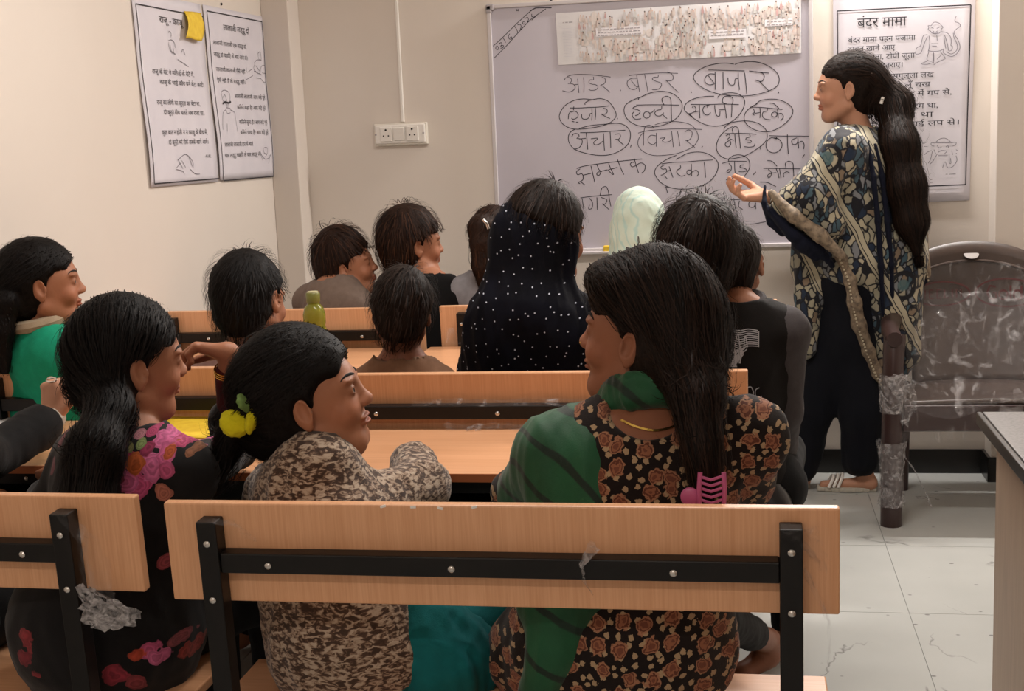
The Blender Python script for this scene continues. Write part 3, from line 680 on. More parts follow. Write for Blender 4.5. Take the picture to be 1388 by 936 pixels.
# film left along the rail of the second row backrest
film('plastic_film', bB, [[(.33+.06*k, -.038, .755-.01*(k % 2)) for k in range(10)], [(.33+.06*k, -.05, .74) for k in range(10)]], 'wrap', 11, .005)
film('plastic_film', bB, [[(.25+.1*k, -.018, .80+.004*(k % 2)) for k in range(7)], [(.25+.1*k, -.03, .79) for k in range(7)]], 'wrap', 12, .003)
film('plastic_film', bC, [[(.02, -.01, .79), (.08, -.02, .785)], [(.02, -.03, .745), (.09, -.04, .742)]], 'wrap', 13, .004)

# ------------------------------------------------------------------ teacher's desk at the right
t = thing('teacher_desk', 'tall side desk with black stone edge and pale panel by the aisle', 'desk', (.49, .9, 0))
slab('desktop', .012, .85, .012, 1.932, .728, .752, 'granite_top', t, .002)
slab('edge_band', 0, .012, 0, 1.945, .722, .750, 'granite', t, .003); slab('edge_band', .012, .85, 1.933, 1.945, .722, .750, 'granite', t, .003)
slab('side_panel', .035, .055, .03, 1.90, .0, .728, 'panel', t, .001); slab('side_panel', .80, .82, .03, 1.90, .0, .728, 'panel', t, .001)
slab('front_panel', .055, .80, 1.5, 1.52, .15, .728, 'panel', t, .001)

# ------------------------------------------------------------------ wrapped chair
CX, CYY = .455, 4.395
M['badge'] = plain('grey sticker', '#8f8884', .6)
t = thing('plastic_chair', 'brown moulded armchair still wrapped in clear film beside the teacher', 'chair', (CX, CYY, 0), None, 0)
def swept(c, n=10): return c
for (x, y, tx_, ty_) in ((.035, .03, .035, .03), (.715, .03, .715, .03)):
    b = BM(); b.tube([(x, y, 0.003), (x, y, .25), (x+.002, y, .45), (x+.006, y+.004, .60), (x+.012, y+.03, .655)], [.036, .035, .034, .035, .037], 14)
    b.done('leg', M['chair_d'], t, True)
for x in (.12, .63):
    b = BM(); b.tube([(x, .48, 0.003), (x, .46, .2), (x, .43, .42)], [.026, .027, .03], 12); b.done('leg', M['chair_d'], t, True)
# backrest: curved shell with a rounded top
def shell(name, f, nu, nv, th, mat, parent):
    A = np.array([[f(u/(nu-1), v/(nv-1)) for v in range(nv)] for u in range(nu)]); P = A.reshape(-1, 3)
    F = np.array([(a*nv+b_, a*nv+b_+1, (a+1)*nv+b_+1, (a+1)*nv+b_) for a in range(nu-1) for b_ in range(nv-1)])
    o = mk(name, P+base_of(parent), F, M[mat], parent); md = o.modifiers.new('thick', 'SOLIDIFY'); md.thickness = th; md.offset = 0; return o
def fb(u, v):
    x = .155+.44*u; c = 1-(2*u-1)**2; z = .40+(.455+.065*c**.7)*v + .0
    return (x, .44+.045*c+.10*v+.02*math.sin(v*3), z)
shell('backrest', fb, 25, 13, .012, 'chair', t)
b = BM(); b.tube([(.155+.44*u, .44+.045*(1-(2*u-1)**2)+.086, .40+.455+.065*(1-(2*u-1)**2)**.7-.07) for u in np.linspace(.05, .95, 14)], .005, 8); b.done('back_ridge', M['chair'], t, True)
BM().lathe([(.027, -.002), (.027, .001), (.020, .002)], (.375, .574, .872), 20, Matrix.Rotation(RAD(30), 3, 'X')).done('round_badge', M['badge'], t, True)
def fs(u, v): return (.07+.61*u, .02+.44*v, .425-.03*math.sin(math.pi*u)*math.sin(math.pi*v)-.02*v+.012*math.cos(math.pi*(2*u-1)*.5))
shell('seat', fs, 13, 11, .018, 'chair', t)
slab('seat_apron', .07, .68, .01, .03, .335, .425, 'chair_d', t, .006)
for x in (.04, .71):
    b = BM(); b.tube([(x, .0, .652), (x-.002, .12, .662), (x+.01*(1 if x < .3 else -1), .26, .668), (x+.05*(1 if x < .3 else -1), .38, .67), (x+.11*(1 if x < .3 else -1), .46, .68)], [.026, .030, .030, .026, .022], 12); b.done('armrest', M['chair_d'], t, True)
# film over the backrest, seat and leg
def ring_film(c, r, zs, seed, mat='wrap', amp=.002, parent=None):
    rows = [[(c[0]+rr*math.cos(a), c[1]+rr*math.sin(a), z) for a in np.linspace(0, 2*math.pi, 9)] for z, rr in zip(zs, r)]
    o = wrapbit('plastic_film', rows, mat, None, seed=seed, amp=amp); o.parent = parent; return o
ring_film((.035, .03), (.045, .042, .040, .042, .046, .052), (.075, .12, .18, .23, .27, .30), 21, mat='wrap2', amp=.0022, parent=t)
ring_film((.037, .03), (.041, .045, .044), (.40, .46, .53), 22, mat='wrap2', amp=.002, parent=t)
o = wrapbit('plastic_film', [[(.06, .0, .27), (.075, .0, .25)], [(.10, -.01, .22), (.11, -.01, .20)], [(.14, -.01, .13), (.15, -.01, .12)], [(.155, -.01, .085), (.165, -.01, .075)]], 'wrap2', None, seed=23, amp=.003); o.parent = t
o = wrapbit('plastic_film', [[(.0, -.02, .53), (.07, -.02, .54), (.10, -.02, .52)], [(.05, -.02, .45), (.08, -.03, .44), (.11, -.02, .42)], [(.06, -.02, .37), (.08, -.02, .36), (.09, -.02, .40)]], 'wrap2', None, seed=24, amp=.006); o.parent = t
# tent of film falling from the back onto the seat front
rows = []
for v in np.linspace(0, 1, 8):
    rows.append([(.10+.56*u, .50*(1-v)**1.5+.02-.06*v, .74-(.74-.42)*v**.8+.03*math.sin(u*9+v*3)*v) for u in np.linspace(0, 1, 10)])
o = wrapbit('plastic_film', rows, 'wrap', None, seed=25, amp=.003); o.parent = t
rows = [[(.06+.55*u, -.022-.012*(k % 2), z) for u in np.linspace(0, 1, 10)] for k, z in enumerate((.43, .39, .35, .315))]
o = wrapbit('plastic_film', rows, 'wrap', None, seed=26, amp=.004); o.parent = t
rows = [[(.15+.45*u, .415+.045*(1-(2*u-1)**2)+.10*v, .42+.40*v+.03*(1-(2*u-1)**2)) for u in np.linspace(0, 1, 9)] for v in np.linspace(.1, 1, 6)]
o = wrapbit('plastic_film', rows, 'wrap', None, seed=27, amp=.0025); o.parent = t
# faded red ovals printed on the film
CHAIR = t

def oval(cx_, cz_, rx, rz):
    return [(cx_+rx*math.cos(a), cz_+rz*math.sin(a)) for a in np.linspace(0, 2*math.pi, 33)]
def on_back(V):
    """chair-film surface just before the backrest, V = (x, z) in chair coordinates"""
    V = np.asarray(V); u = (V[:, 0]-.155)/.44; c = 1-(2*u-1)**2; v = (V[:, 1]-.40)/(.455+.065*np.clip(c, .01, 1)**.7)
    return np.stack([V[:, 0]+CX, .44+.045*c+.10*v-.018+CYY, V[:, 1]], 1)
def flatline(ls, wd, nm):
    Vs, Fs, k = [], [], 0
    for l in ls:
        p = np.array(l, float); t_ = np.gradient(p, axis=0); t_ /= np.linalg.norm(t_, axis=1, keepdims=True)+1e-9; n = np.stack([-t_[:, 1], t_[:, 0]], 1)*wd/2
        V = np.empty((2*len(p), 2)); V[0::2] = p-n; V[1::2] = p+n; i = np.arange(len(p)-1)*2+k; Vs.append(V); Fs.append(np.stack([i, i+2, i+3, i+1], 1)); k += len(V)
    mk(nm, on_back(np.vstack(Vs)), np.vstack(Fs), M['wrapred'], CHAIR, smooth=False)
flatline([oval(.265, .735, .100, .043)], .006, 'printed_oval'); flatline([oval(.49, .735, .105, .050)], .006, 'printed_oval')
# letters inside the ovals
flatline([[(.19, .72), (.19, .75), (.205, .72), (.205, .75)], [(.235, .75), (.22, .75), (.22, .735), (.232, .735), (.22, .735), (.22, .72), (.235, .72)], [(.262, .75), (.248, .75), (.248, .735), (.26, .735), (.248, .735), (.248, .72), (.262, .72)], [(.275, .75), (.275, .72), (.29, .72)], [(.303, .72), (.303, .75)], [(.318, .72), (.318, .75), (.326, .735), (.334, .75), (.334, .72)]], .006, 'printed_letters')
flatline([[(.455, .755), (.435, .76), (.425, .735), (.435, .712), (.455, .715), (.455, .735), (.445, .735)], oval(.48, .727, .014, .016), [(.505, .76), (.505, .712)], oval(.528, .727, .013, .016), [(.541, .76), (.541, .712)]], .007, 'printed_letters')
# ------------------------------------------------------------------ ink strokes and print laid on real surfaces
def smooth_line(pts, k=5):
    p = np.array(pts, float)
    if len(p) < 3: return p
    q = np.vstack([2*p[0]-p[1], p, 2*p[-1]-p[-2]]); out = []
    for i in range(1, len(q)-2):
        for t in np.linspace(0, 1, k, endpoint=False):
            a, b, c, d = q[i-1], q[i], q[i+1], q[i+2]
            out.append(.5*((2*b)+(-a+c)*t+(2*a-5*b+4*c-d)*t*t+(-a+3*b-3*c+d)*t**3))
    out.append(q[-2]); return np.array(out)
def ribbon2(p, wd):
    """flat ribbon in the plane: returns vertices (2d) and quads"""
    p = np.asarray(p); t = np.gradient(p, axis=0); t /= np.linalg.norm(t, axis=1, keepdims=True)+1e-9; n = np.stack([-t[:, 1], t[:, 0]], 1)
    w_ = np.full(len(p), wd/2); V = np.empty((2*len(p), 2)); V[0::2] = p-n*w_[:, None]; V[1::2] = p+n*w_[:, None]
    i = np.arange(len(p)-1)*2; return V, np.stack([i, i+2, i+3, i+1], 1)
def lay(name, lines, wd, surf, mat, parent):
    """lines: list of (n,2) in surface units; surf maps (u,v)->world"""
    Vs, Fs, o = [], [], 0
    for l in lines:
        if len(l) < 2: continue
        V, F = ribbon2(l, wd); Vs.append(V); Fs.append(F+o); o += len(V)
    V = np.vstack(Vs); return mk(name, surf(V), np.vstack(Fs), M[mat], parent, smooth=False)
def parse(txt):
    out = []
    for st in txt.split(';'):
        st = st.split()
        if st: out.append([tuple(float(c) for c in p.split(',')) for p in st])
    return out
YB = WY-.0125                                    # writing surface of the board
wb = thing('whiteboard', 'large whiteboard covered in handwritten Hindi words, many ringed', 'whiteboard', (-.35, WY, .92))
def pxs(lines, ox, oy, sc, Y): return [np.array([[q[0], q[2]] for q in (atY(ox+x*sc, oy+y*sc, Y) for x, y in l)]) for l in lines]
bx0, bx1, bz0, bz1 = -.972, .272, .905, 1.882
slab('board_panel', bx0+.35+.008, bx1+.35-.008, -.0125, -.001, bz0-.92+.008, bz1-.92-.008, 'board', wb)
fw = .016
for nm, a in (('frame_rail', (bx0, bx1, bz1-fw, bz1)), ('frame_rail', (bx0, bx1, bz0, bz0+fw)), ('frame_rail', (bx0, bx0+fw, bz0+fw, bz1-fw)), ('frame_rail', (bx1-fw, bx1, bz0+fw, bz1-fw))):
    slab(nm, a[0]+.35, a[1]+.35, -.021, 0, a[2]-.92, a[3]-.92, 'alu', wb, .003)
for cx_, cz_ in ((bx0, bz1), (bx1, bz1), (bx0, bz0), (bx1, bz0)):
    sx = 1 if cx_ < 0 else -1; sz = -1 if cz_ > 1.5 else 1
    b = BM(); b.box((cx_+.35+sx*.014, -.012, cz_-.92+sz*.011), (.034, .025, .026), bev=.006); b.box((cx_+.35+sx*.009, -.012, cz_-.92+sz*.017), (.024, .025, .034), bev=.006); b.done('corner_cap', M['frame'], wb)
slab('pen_tray', bx0+.25+.35, bx1-.25+.35, -.05, -.018, bz0-.92-.006, bz0-.92+.004, 'alu', wb, .002)
def bsurf(V): return np.stack([V[:, 0], np.full(len(V), YB-.0006), V[:, 1]], 1)
WORDS = [
 (745, 80, .1333, 'ink_l', '175,178 250,158 400,158 520,170 620,182; 150,215 165,190 205,190 225,215 205,245 185,248; 205,248 245,258 260,290 235,322 190,335 130,322; 245,262 285,258; 285,200 290,260 298,345; 345,185 350,260 348,340; 445,180 445,210 410,212 400,240 430,255 470,262 492,285 470,312 420,318 395,305; 530,185 560,195 568,225 550,255 520,262; 515,265 545,280 615,338; 722,312 720,326'),
 (745, 80, .1333, 'ink_l', '805,168 880,158 1000,148 1150,140 1305,145; 885,165 895,220 915,335; 885,195 840,195 800,215 788,250 805,290 845,310 880,300 905,270; 830,220 885,285; 965,155 980,220 1000,335; 1105,160 1100,185 1060,185 1045,205 1080,225 1125,240 1138,265 1115,300 1070,312 1040,308; 1195,130 1240,150 1258,190 1235,220 1170,215; 1185,215 1230,265 1310,340'),
 (745, 80, .1333, 'ink', '360,465 362,445 400,422 460,408 520,402 590,425 640,480 675,550 665,600 600,655 480,690 340,710 230,708 140,665 100,600 110,540 160,470 250,420 340,405 430,412; 205,497 300,497 400,492 500,488 605,475; 247,482 243,520; 215,540 260,530 290,560 280,595 240,612 222,600; 215,530 195,560 190,610; 225,632 252,638; 268,640 292,642; 325,560 330,600 360,612 395,600 410,565; 405,560 430,550; 430,500 432,560 428,625; 465,495 468,560 462,620; 545,500 580,510 585,540 560,560 520,560; 530,562 570,585 615,605; 690,598 689,612'),
 (745, 80, .1333, 'ink', '905,418 905,398 945,378 1020,345 1120,328 1220,340 1300,385 1345,450 1340,530 1290,600 1210,650 1100,685 990,690 880,670 800,620 760,550 765,480 820,430 905,392; 880,468 1000,465 1150,465 1320,468; 885,478 855,490 850,505 895,515 920,535 900,565 870,575; 860,535 840,560 850,595 880,612 930,605; 1010,530 970,540 955,570 975,600 1015,590 1020,555 1005,540; 1010,548 1035,545 1070,515; 1140,475 1135,510 1095,520 1070,545 1085,575 1130,575 1160,545; 1150,560 1165,580 1195,605; 1165,470 1145,430 1145,400 1185,378 1225,395 1235,440 1238,540 1240,635'),
 (920, 75, .1333, 'ink', '570,92 620,75 720,62 830,75 930,120 1000,180 1022,245 1000,310 920,360 800,395 680,412 540,408 400,390 270,345 180,280 150,220 180,170 260,120 360,90 470,78 560,88; 300,148 450,152 560,155 670,158; 715,158 800,170 920,180; 370,165 372,260 370,350; 365,190 310,190 270,225 270,275 310,300 365,290; 300,205 360,285; 450,168 452,260 452,345; 500,225 505,270 525,300 565,295 575,240 605,235; 605,175 608,260 618,350; 670,175 680,260 692,390; 780,165 850,180 870,215 855,255 830,265 775,250; 820,262 860,305 915,360; 128,368 128,382; 1015,368 1015,386'),
 (920, 75, .1333, 'ink', '395,428 430,395 530,380 610,395 660,435 670,490 640,570 570,650 480,700 370,720 260,700 160,645 85,585 55,540 80,485 160,440 270,418 360,415; 120,498 300,500 450,495 612,500; 135,530 155,515 175,540 165,570 120,590 90,592; 105,592 150,635; 165,575 210,565; 210,500 212,570 215,640; 300,500 290,530; 320,500 260,520 245,560 265,600 300,605 325,580; 365,505 370,560 385,610 415,615 420,570; 405,555 470,550; 465,500 478,570 485,640; 490,495 450,480 448,440 475,415 530,418 552,450 545,500; 540,500 540,560 535,630; 607,625 605,636'),
 (920, 75, .1333, 'ink', '785,495 830,460 920,445 1010,450 1090,480 1150,530 1158,590 1110,665 1030,730 940,770 850,775 760,750 690,700 665,640 680,580 730,530 800,490; 725,525 850,530 950,540 1055,550; 760,540 770,580 750,590 770,610; 770,590 830,580; 825,530 830,580 825,635; 905,535 895,565 860,575 850,610 875,645 935,655; 1005,545 1005,590 985,625 950,618 945,590 980,575 1005,595; 1010,590 1012,640; 1010,595 1045,590 1065,625 1035,665; 925,485 965,490 1000,520 1020,540'),
 (745, 160, .1333, 'ink', '300,105 420,75 560,62 680,52 760,70 810,120 822,180 800,260 720,330 620,370 520,380 400,365 270,325 210,270 190,210 205,150 260,110; 310,148 450,145 600,135 770,123; 225,190 245,160 285,160 300,185 275,208; 285,208 325,215 330,255 300,300 245,318; 300,212 370,205; 370,145 380,220 388,320; 420,210 490,205 450,245 460,270 500,265 540,235; 548,155 552,240 558,330; 615,140 620,220 622,300; 665,165 710,160 720,190 700,215 670,215; 690,215 720,245 755,275; 830,270 822,298'),
 (745, 160, .1333, 'ink_l', '1070,68 1150,45 1280,35 1403,55 1473,100 1511,180 1498,240 1443,300 1313,355 1200,375 1060,380 960,345 905,290 900,230 930,170 960,150; 900,152 1000,128 1200,112 1388,110 1550,115; 955,280 955,200 960,130 975,85 1010,72 1050,85 1060,105; 1085,150 1086,220 1085,290; 1080,180 1030,175 1000,210 1010,250 1050,270 1080,250; 1120,205 1175,200 1145,225 1170,245 1220,235 1240,215; 1240,130 1250,220 1258,295; 1300,135 1315,210 1325,285; 1373,140 1413,120 1448,140 1443,190 1413,225 1378,225; 1393,228 1430,262 1478,300; 1558,285 1545,300'),
 (920, 160, .1333, 'ink', '460,130 470,90 540,45 680,28 800,50 880,110 900,180 880,240 800,310 680,380 560,410 480,412 410,370 382,300 400,220 440,160 500,110 550,85; 470,158 600,155 720,158 790,165; 480,180 510,165 520,190 495,215; 515,225 475,255 480,285 510,290 530,260 520,215 560,225; 570,160 575,230 585,300; 555,160 545,110 575,85 605,110 615,180 628,310; 720,165 725,190 690,200 685,220 730,225 735,245 700,248; 665,290 720,295 765,285 775,260; 840,275 828,318'),
 (920, 160, .1333, 'ink', '920,178 1050,182 1200,182 1340,185; 990,190 995,210 940,200 895,240 890,300 930,345 990,350 1040,310 1050,260 1020,215 970,200; 1105,165 1108,270 1115,365; 1200,200 1150,225 1160,265 1200,260 1215,215; 1210,190 1215,250 1220,310; 1215,250 1255,235 1275,270 1270,315; 1325,210 1335,250; 1335,280 1330,300'),
 (745, 160, .1333, 'ink', '275,512 350,488 500,465 700,440 940,415; 310,515 275,545 285,575 325,565 340,590 335,630 290,655 310,665; 320,650 360,680; 340,580 420,562; 420,485 440,570 460,655; 480,470 500,520 520,545 505,580 480,575 490,550 530,545; 525,540 590,525; 600,460 620,510 650,575 610,545 600,525 650,512 690,500; 690,420 720,500 755,575; 860,450 835,450 820,470 840,495 885,480; 860,410 880,480 905,560; 885,475 930,455 970,480 965,530 935,560'),
 (745, 160, .1333, 'ink', '1285,420 1330,395 1413,355 1533,345 1633,375 1698,430 1715,490 1683,580 1603,660 1493,705 1373,722 1250,712 1150,670 1085,600 1068,540 1110,475 1200,415 1290,378; 1140,465 1250,450 1388,445 1500,435 1660,425; 1165,475 1130,500 1150,520 1180,515 1190,545 1150,575 1130,580; 1165,585 1195,615; 1185,540 1230,530; 1215,490 1235,550 1255,605; 1330,480 1330,510 1295,530 1300,565 1340,590 1380,580; 1440,465 1442,520 1445,590; 1440,530 1405,530 1395,560 1420,575 1445,550; 1445,550 1490,530 1515,560 1500,590; 1572,450 1580,520 1585,605; 1170,700 1215,700; 1185,712 1200,760'),
 (920, 160, .1333, 'ink', '510,445 510,415 560,380 630,375 690,400 720,450 715,520 650,615; 440,460 520,440 600,438 690,440; 510,460 535,490 530,530 500,555 490,535 515,520; 568,440 570,520 578,590; 575,560 565,590 580,605 600,590 590,565 570,570; 660,475 630,480 625,500 665,510 690,525 690,545; 610,545 660,545 700,530; 480,628 555,610; 785,545 755,578'),
 (920, 160, .1333, 'ink', '860,510 1000,512 1240,516; 900,432 950,440 1000,490; 910,520 940,550 935,590 915,605 905,580 940,560 990,555; 990,515 1010,560 1020,610; 1025,515 1040,610; 1070,600 1065,565 1100,545 1130,560; 1090,500 1085,460 1120,438 1160,460 1165,510 1170,590; 1280,370 1255,400'),
 (770, 235, .22334, 'ink', '75,148 150,138 268,128; 85,150 95,215; 130,150 148,175 145,210 125,215 130,190; 175,145 178,220; 200,145 235,160 225,185 205,185; 215,188 250,220; 195,132 205,90 230,80 245,110 250,150 260,200'),
 (770, 235, .22334, 'ink', '850,128 892,122; 882,122 883,150; 700,140 800,132 850,128; 760,140 765,200; 820,135 826,200'),
 (770, 235, .22334, 'ink', '975,150 955,175 948,205 960,250 1000,285 1040,300 1110,308 1200,292; 1165,52 1210,55 1262,80; 985,165 990,200; 985,195 1010,190; 1005,150 1015,215; 1040,165 1035,200 1060,218; 1130,165 1100,175 1100,200 1125,205 1140,180; 1135,160 1140,215; 1170,165 1185,215; 985,160 1100,155 1190,160'),
]
for ox, oy, sc, mat, txt in WORDS:
    ls = [smooth_line(l, 4) for l in pxs(parse(txt), ox, oy, sc, YB)]; lay('handwritten_word', ls, .0031 if mat == 'ink' else .0026, bsurf, mat, wb)
ls = [smooth_line(l, 4) for l in pxs(parse('295,650 440,520 600,360 740,230 830,150; 308,820 480,650 640,470 800,300 900,220 1040,125; 330,680 345,650 370,665 370,695 340,695 330,680; 375,620 410,600 420,630 400,650 440,640 435,670 400,680; 430,530 460,570 470,605; 530,475 512,510 525,550 560,545 555,520 530,535; 600,370 630,420 645,465; 640,350 680,345 690,380 680,415 720,385; 710,315 735,300 745,330 720,340 710,315; 750,260 780,245 795,275 780,310 820,290; 840,195 842,235 862,230; 840,285 900,225; 620,130 655,155; 655,130 625,155'), 640, 0, .09615, YB)]
lay('handwritten_date', ls, .0027, bsurf, 'ink', wb)
ls = [smooth_line(l, 4) for l in pxs(parse('815,160 870,125 930,108 1120,108'), 640, 0, .09615, YB)]; lay('handwritten_date', ls, .0042, bsurf, 'ink', wb)

# picture strip taped over the top of the board
ps = thing('picture_strip', 'long printed strip of tiny drawn people taped along the whiteboard top', 'poster', (-.23, YB-.002, 1.64))
c4 = [atY(753, 18, YB-.003), atY(1086, -3, YB-.003), atY(1086, 72, YB-.003), atY(757, 88, YB-.003)]
def strip(V, off=0.0):   # V in 0..1 x 0..1 (v down)
    u, v = V[:, 0:1], V[:, 1:2]; P = (c4[0]*(1-u)+c4[1]*u)*(1-v)+(c4[3]*(1-u)+c4[2]*u)*v
    P[:, 1] -= (.004*np.abs(np.sin(u[:, 0]*math.pi*2))*(.3+.7*v[:, 0])) + off; return P
g = np.array([(u, v) for u in np.linspace(0, 1, 33) for v in np.linspace(0, 1, 5)]); F = np.array([(a*5+b_, a*5+b_+1, (a+1)*5+b_+1, (a+1)*5+b_) for a in range(32) for b_ in range(4)])
o = mk('sheet', strip(g), F, M['paper2'], ps)
r = np.random.RandomState(3); Vs, Fs, Cs = [], [], []
def poly(pts, c, off=.0):
    i = len(Vs); q_ = [int(c[k:k+2], 16) for k in (1, 3, 5)]; c = '#%02x%02x%02x' % tuple(int(v_+(g_-v_)*.25) for v_, g_ in zip(q_, (226, 222, 226))) if sum(q_) > 300 else c; Vs.extend([(p[0], p[1], off) for p in pts]); Cs.extend([lin(c)[:3]]*len(pts)); Fs.append(list(range(i, i+len(pts))))
cols = ['#cbb8ae', '#bfaea4', '#cfc0b6', '#b9b5b0', '#c4c4c0', '#d2c2ba', '#b8a8a1', '#bdb8b6', '#c8c0b6', '#b9a39b']
def disc(cx_, cy_, rx, ry, c, n=7, off=0): poly([(cx_+rx*math.cos(2*math.pi*k/n), cy_+ry*math.sin(2*math.pi*k/n)) for k in range(n)], c, off)
for k in range(46):
    x, y = .1+.88*r.rand(), .12+.8*r.rand(); disc(x, y, .012+.03*r.rand(), .05+.12*r.rand(), ['#d8cdc5', '#d3cbc6', '#dbd0c6', '#cfc6c0'][k % 4], 9, .0002+.000005*k)
boxes = [(.165, .33, .36, .5), (.63, .50, .78, .66), (.855, .36, .965, .48)]
for k in range(560):
    x, y = .095+.9*r.rand(), .04+.92*r.rand()
    if any(a-.01 < x < c+.01 and b-.02 < y < d+.02 for a, b, c, d in boxes): continue
    if .30 < x < .5 and .2 < y < .45 and r.rand() < .6: continue
    h = .07+.09*r.rand(); w_ = .0055+.004*r.rand(); c = cols[r.randint(10)]; of = .0006+.000003*k
    poly([(x-w_*.4, y), (x+w_*.4, y), (x+w_*.7, y+h*.5), (x+w_*.6, y+h), (x-w_*.6, y+h), (x-w_*.7, y+h*.5)], c if r.rand() > .07 else '#b98a88', of)
    if y+h > 1: pass
    disc(x, y-.014, .0028, .020, '#c9a998', 7, of+.000001)
    if r.rand() < .6: disc(x-.0005, y-.024, .0030, .015, ['#3d3433', '#5a4f4d', '#2c2626', '#8a7d79'][r.randint(4)], 6, of+.000002)
for (a, b, c, d) in boxes: poly([(a, b), (c, b), (c, d), (a, d)], '#e6e3e6', .0018)
for (a, b, c, d) in boxes+[(.02, .15, .07, .2)]:
    for v in np.arange(b+.03, d-.02, .055):
        x = a+.008
        while x < c-.01: l = .006+.010*r.rand(); poly([(x, v), (min(x+l, c), v), (min(x+l, c), v+.018), (x, v+.018)], '#8d888c', .002); x += l+.004
for v in np.arange(.3, .85, .03): poly([(.025, v), (.06+.02*r.rand(), v), (.06, v+.008), (.025, v+.008)], '#cfcdd2', .0012)
Vn = np.array(Vs); Vn[:, 1] = np.clip(Vn[:, 1], .005, .995); Vn[:, 0] = np.clip(Vn[:, 0], .002, .998); P = strip(Vn[:, :2]); P[:, 1] -= Vn[:, 2]+.0004
tt = NT('strip print'); tt.color(tt.vcol()).set(rough=.7); mk('printed_picture', P, Fs, tt.m, ps, np.array(Cs), smooth=False)

# posters
DN = str.maketrans('', '')
def text_mesh(txt, size):
    c = bpy.data.curves.new('tmp', 'FONT'); c.body = txt; c.size = size; c.resolution_u = 3; o = bpy.data.objects.new('tmp', c); COL.objects.link(o)
    dg = bpy.context.evaluated_depsgraph_get(); me = bpy.data.meshes.new_from_object(o.evaluated_get(dg)); V = np.array([v.co[:2] for v in me.vertices]); F = [list(p.vertices) for p in me.polygons]
    bpy.data.objects.remove(o); bpy.data.curves.remove(c); bpy.data.meshes.remove(me); return V, F
def poster(name, label, cat, cor, bulge, ax, sign, items, strokes, border, nm='sheet', loc=None):
    """cor: four corners (world) of the paper, clockwise from top-left; items: (text,u,v,width,height) in 0..1 of the paper"""
    t = thing(name, label, cat, tuple(loc if loc is not None else cor[3]))
    cor = [np.array(c, float) for c in cor]
    def S(V, off=0.0):
        V = np.asarray(V); u, v = V[:, 0:1], V[:, 1:2]; P = (cor[0]*(1-u)+cor[1]*u)*(1-v)+(cor[3]*(1-u)+cor[2]*u)*v
        P[:, ax] += sign*(bulge(u[:, 0], v[:, 0])+off); return P
    n, m = 13, 25; g = np.array([(u, v) for u in np.linspace(0, 1, n) for v in np.linspace(0, 1, m)]); F = np.array([(a*m+b_, a*m+b_+1, (a+1)*m+b_+1, (a+1)*m+b_) for a in range(n-1) for b_ in range(m-1)])
    o = mk(nm, S(g), F, M['paper'], t); md = o.modifiers.new('thick', 'SOLIDIFY'); md.thickness = .0004
    W_ = np.linalg.norm(cor[1]-cor[0]); H_ = np.linalg.norm(cor[3]-cor[0]); sc = np.array([W_, H_])
    def layuv(nm, lines, wd, mat):
        Vs, Fs, k = [], [], 0
        for l in lines:
            l = np.asarray(l, float)
            q = [l[0]]
            for a, b in zip(l[:-1], l[1:]):
                nn = max(1, int(np.linalg.norm((b-a)*sc)/.03)); q += [a+(b-a)*i/nn for i in range(1, nn+1)]
            V, F_ = ribbon2(np.array(q)*sc, wd); Vs.append(V/sc); Fs.append(F_+k); k += len(V)
        mk(nm, S(np.vstack(Vs), .0016), np.vstack(Fs), M[mat], t, smooth=False)
    a, b, c, d = border; layuv('printed_border', [[(a, b), (c, b)], [(c, b), (c, d)], [(c, d), (a, d)], [(a, d), (a, b)]], .0042, 'print')
    for (tx, u, v, wd, ht) in items:
        V, F_ = text_mesh(tx, 1.0); mn, mx = V.min(0), V.max(0)
        V[:, 0] = u+(V[:, 0]-mn[0])/(mx[0]-mn[0])*wd; V[:, 1] = v-(V[:, 1])*ht
        mk('printed_line', S(V, .0016), F_, M['print'], t, smooth=False)
    for ls, wd, mat in strokes: layuv('printed_drawing', ls, wd, mat)
    return t, S
# big poster right of the board
q = lambda x, y: atY(x, y, WY-.003)
cor = [q(1129, -22), q(1323, -31), q(1314, 271), q(1131, 279)]
def uvp(x, y, cor=cor, ax=1, pl=WY-.003):
    P = atY(x, y, pl) if ax == 1 else atX(x, y, pl); e1 = cor[1]-cor[0]; e2 = cor[3]-cor[0]
    return (float((P-cor[0])@e1/(e1@e1)), float((P-cor[0])@e2/(e2@e2)))
def item(tx, x0, x1, yb, h, uv): a, b = uv(x0, yb), uv(x1, yb); return (tx, a[0], a[1], b[0]-a[0], h)
T = [('बंदर मामा', 1161, 1228, 37, .062), ('बंदर मामा पहन पजामा', 1148, 1240, 58, .034), ('दावत खाने आए', 1148, 1212, 70, .034), ('ढीला कुरता, टोपी जूता', 1148, 1239, 82, .034), ('पहन बहुत इतराए।', 1148, 1222, 94, .034), ('मुझको रसगुल्ला लख', 1170, 1265, 108, .034), ('मामा बोले लूँ चख', 1170, 1260, 121, .034), ('रसगुल्ला मुँह में गप से,', 1170, 1289, 133, .034),
     ('वह तो गरम-नरम था,', 1170, 1270, 150, .034), ('बहुत गरम था', 1170, 1264, 162, .034), ('जीभ जल गई लप से।', 1170, 1299, 174, .034)]
mk_ = lambda s, ox, oy, sc, uv: [[uv(ox+x*sc, oy+y*sc) for x, y in smooth_line(l, 3)] for l in parse(s)]
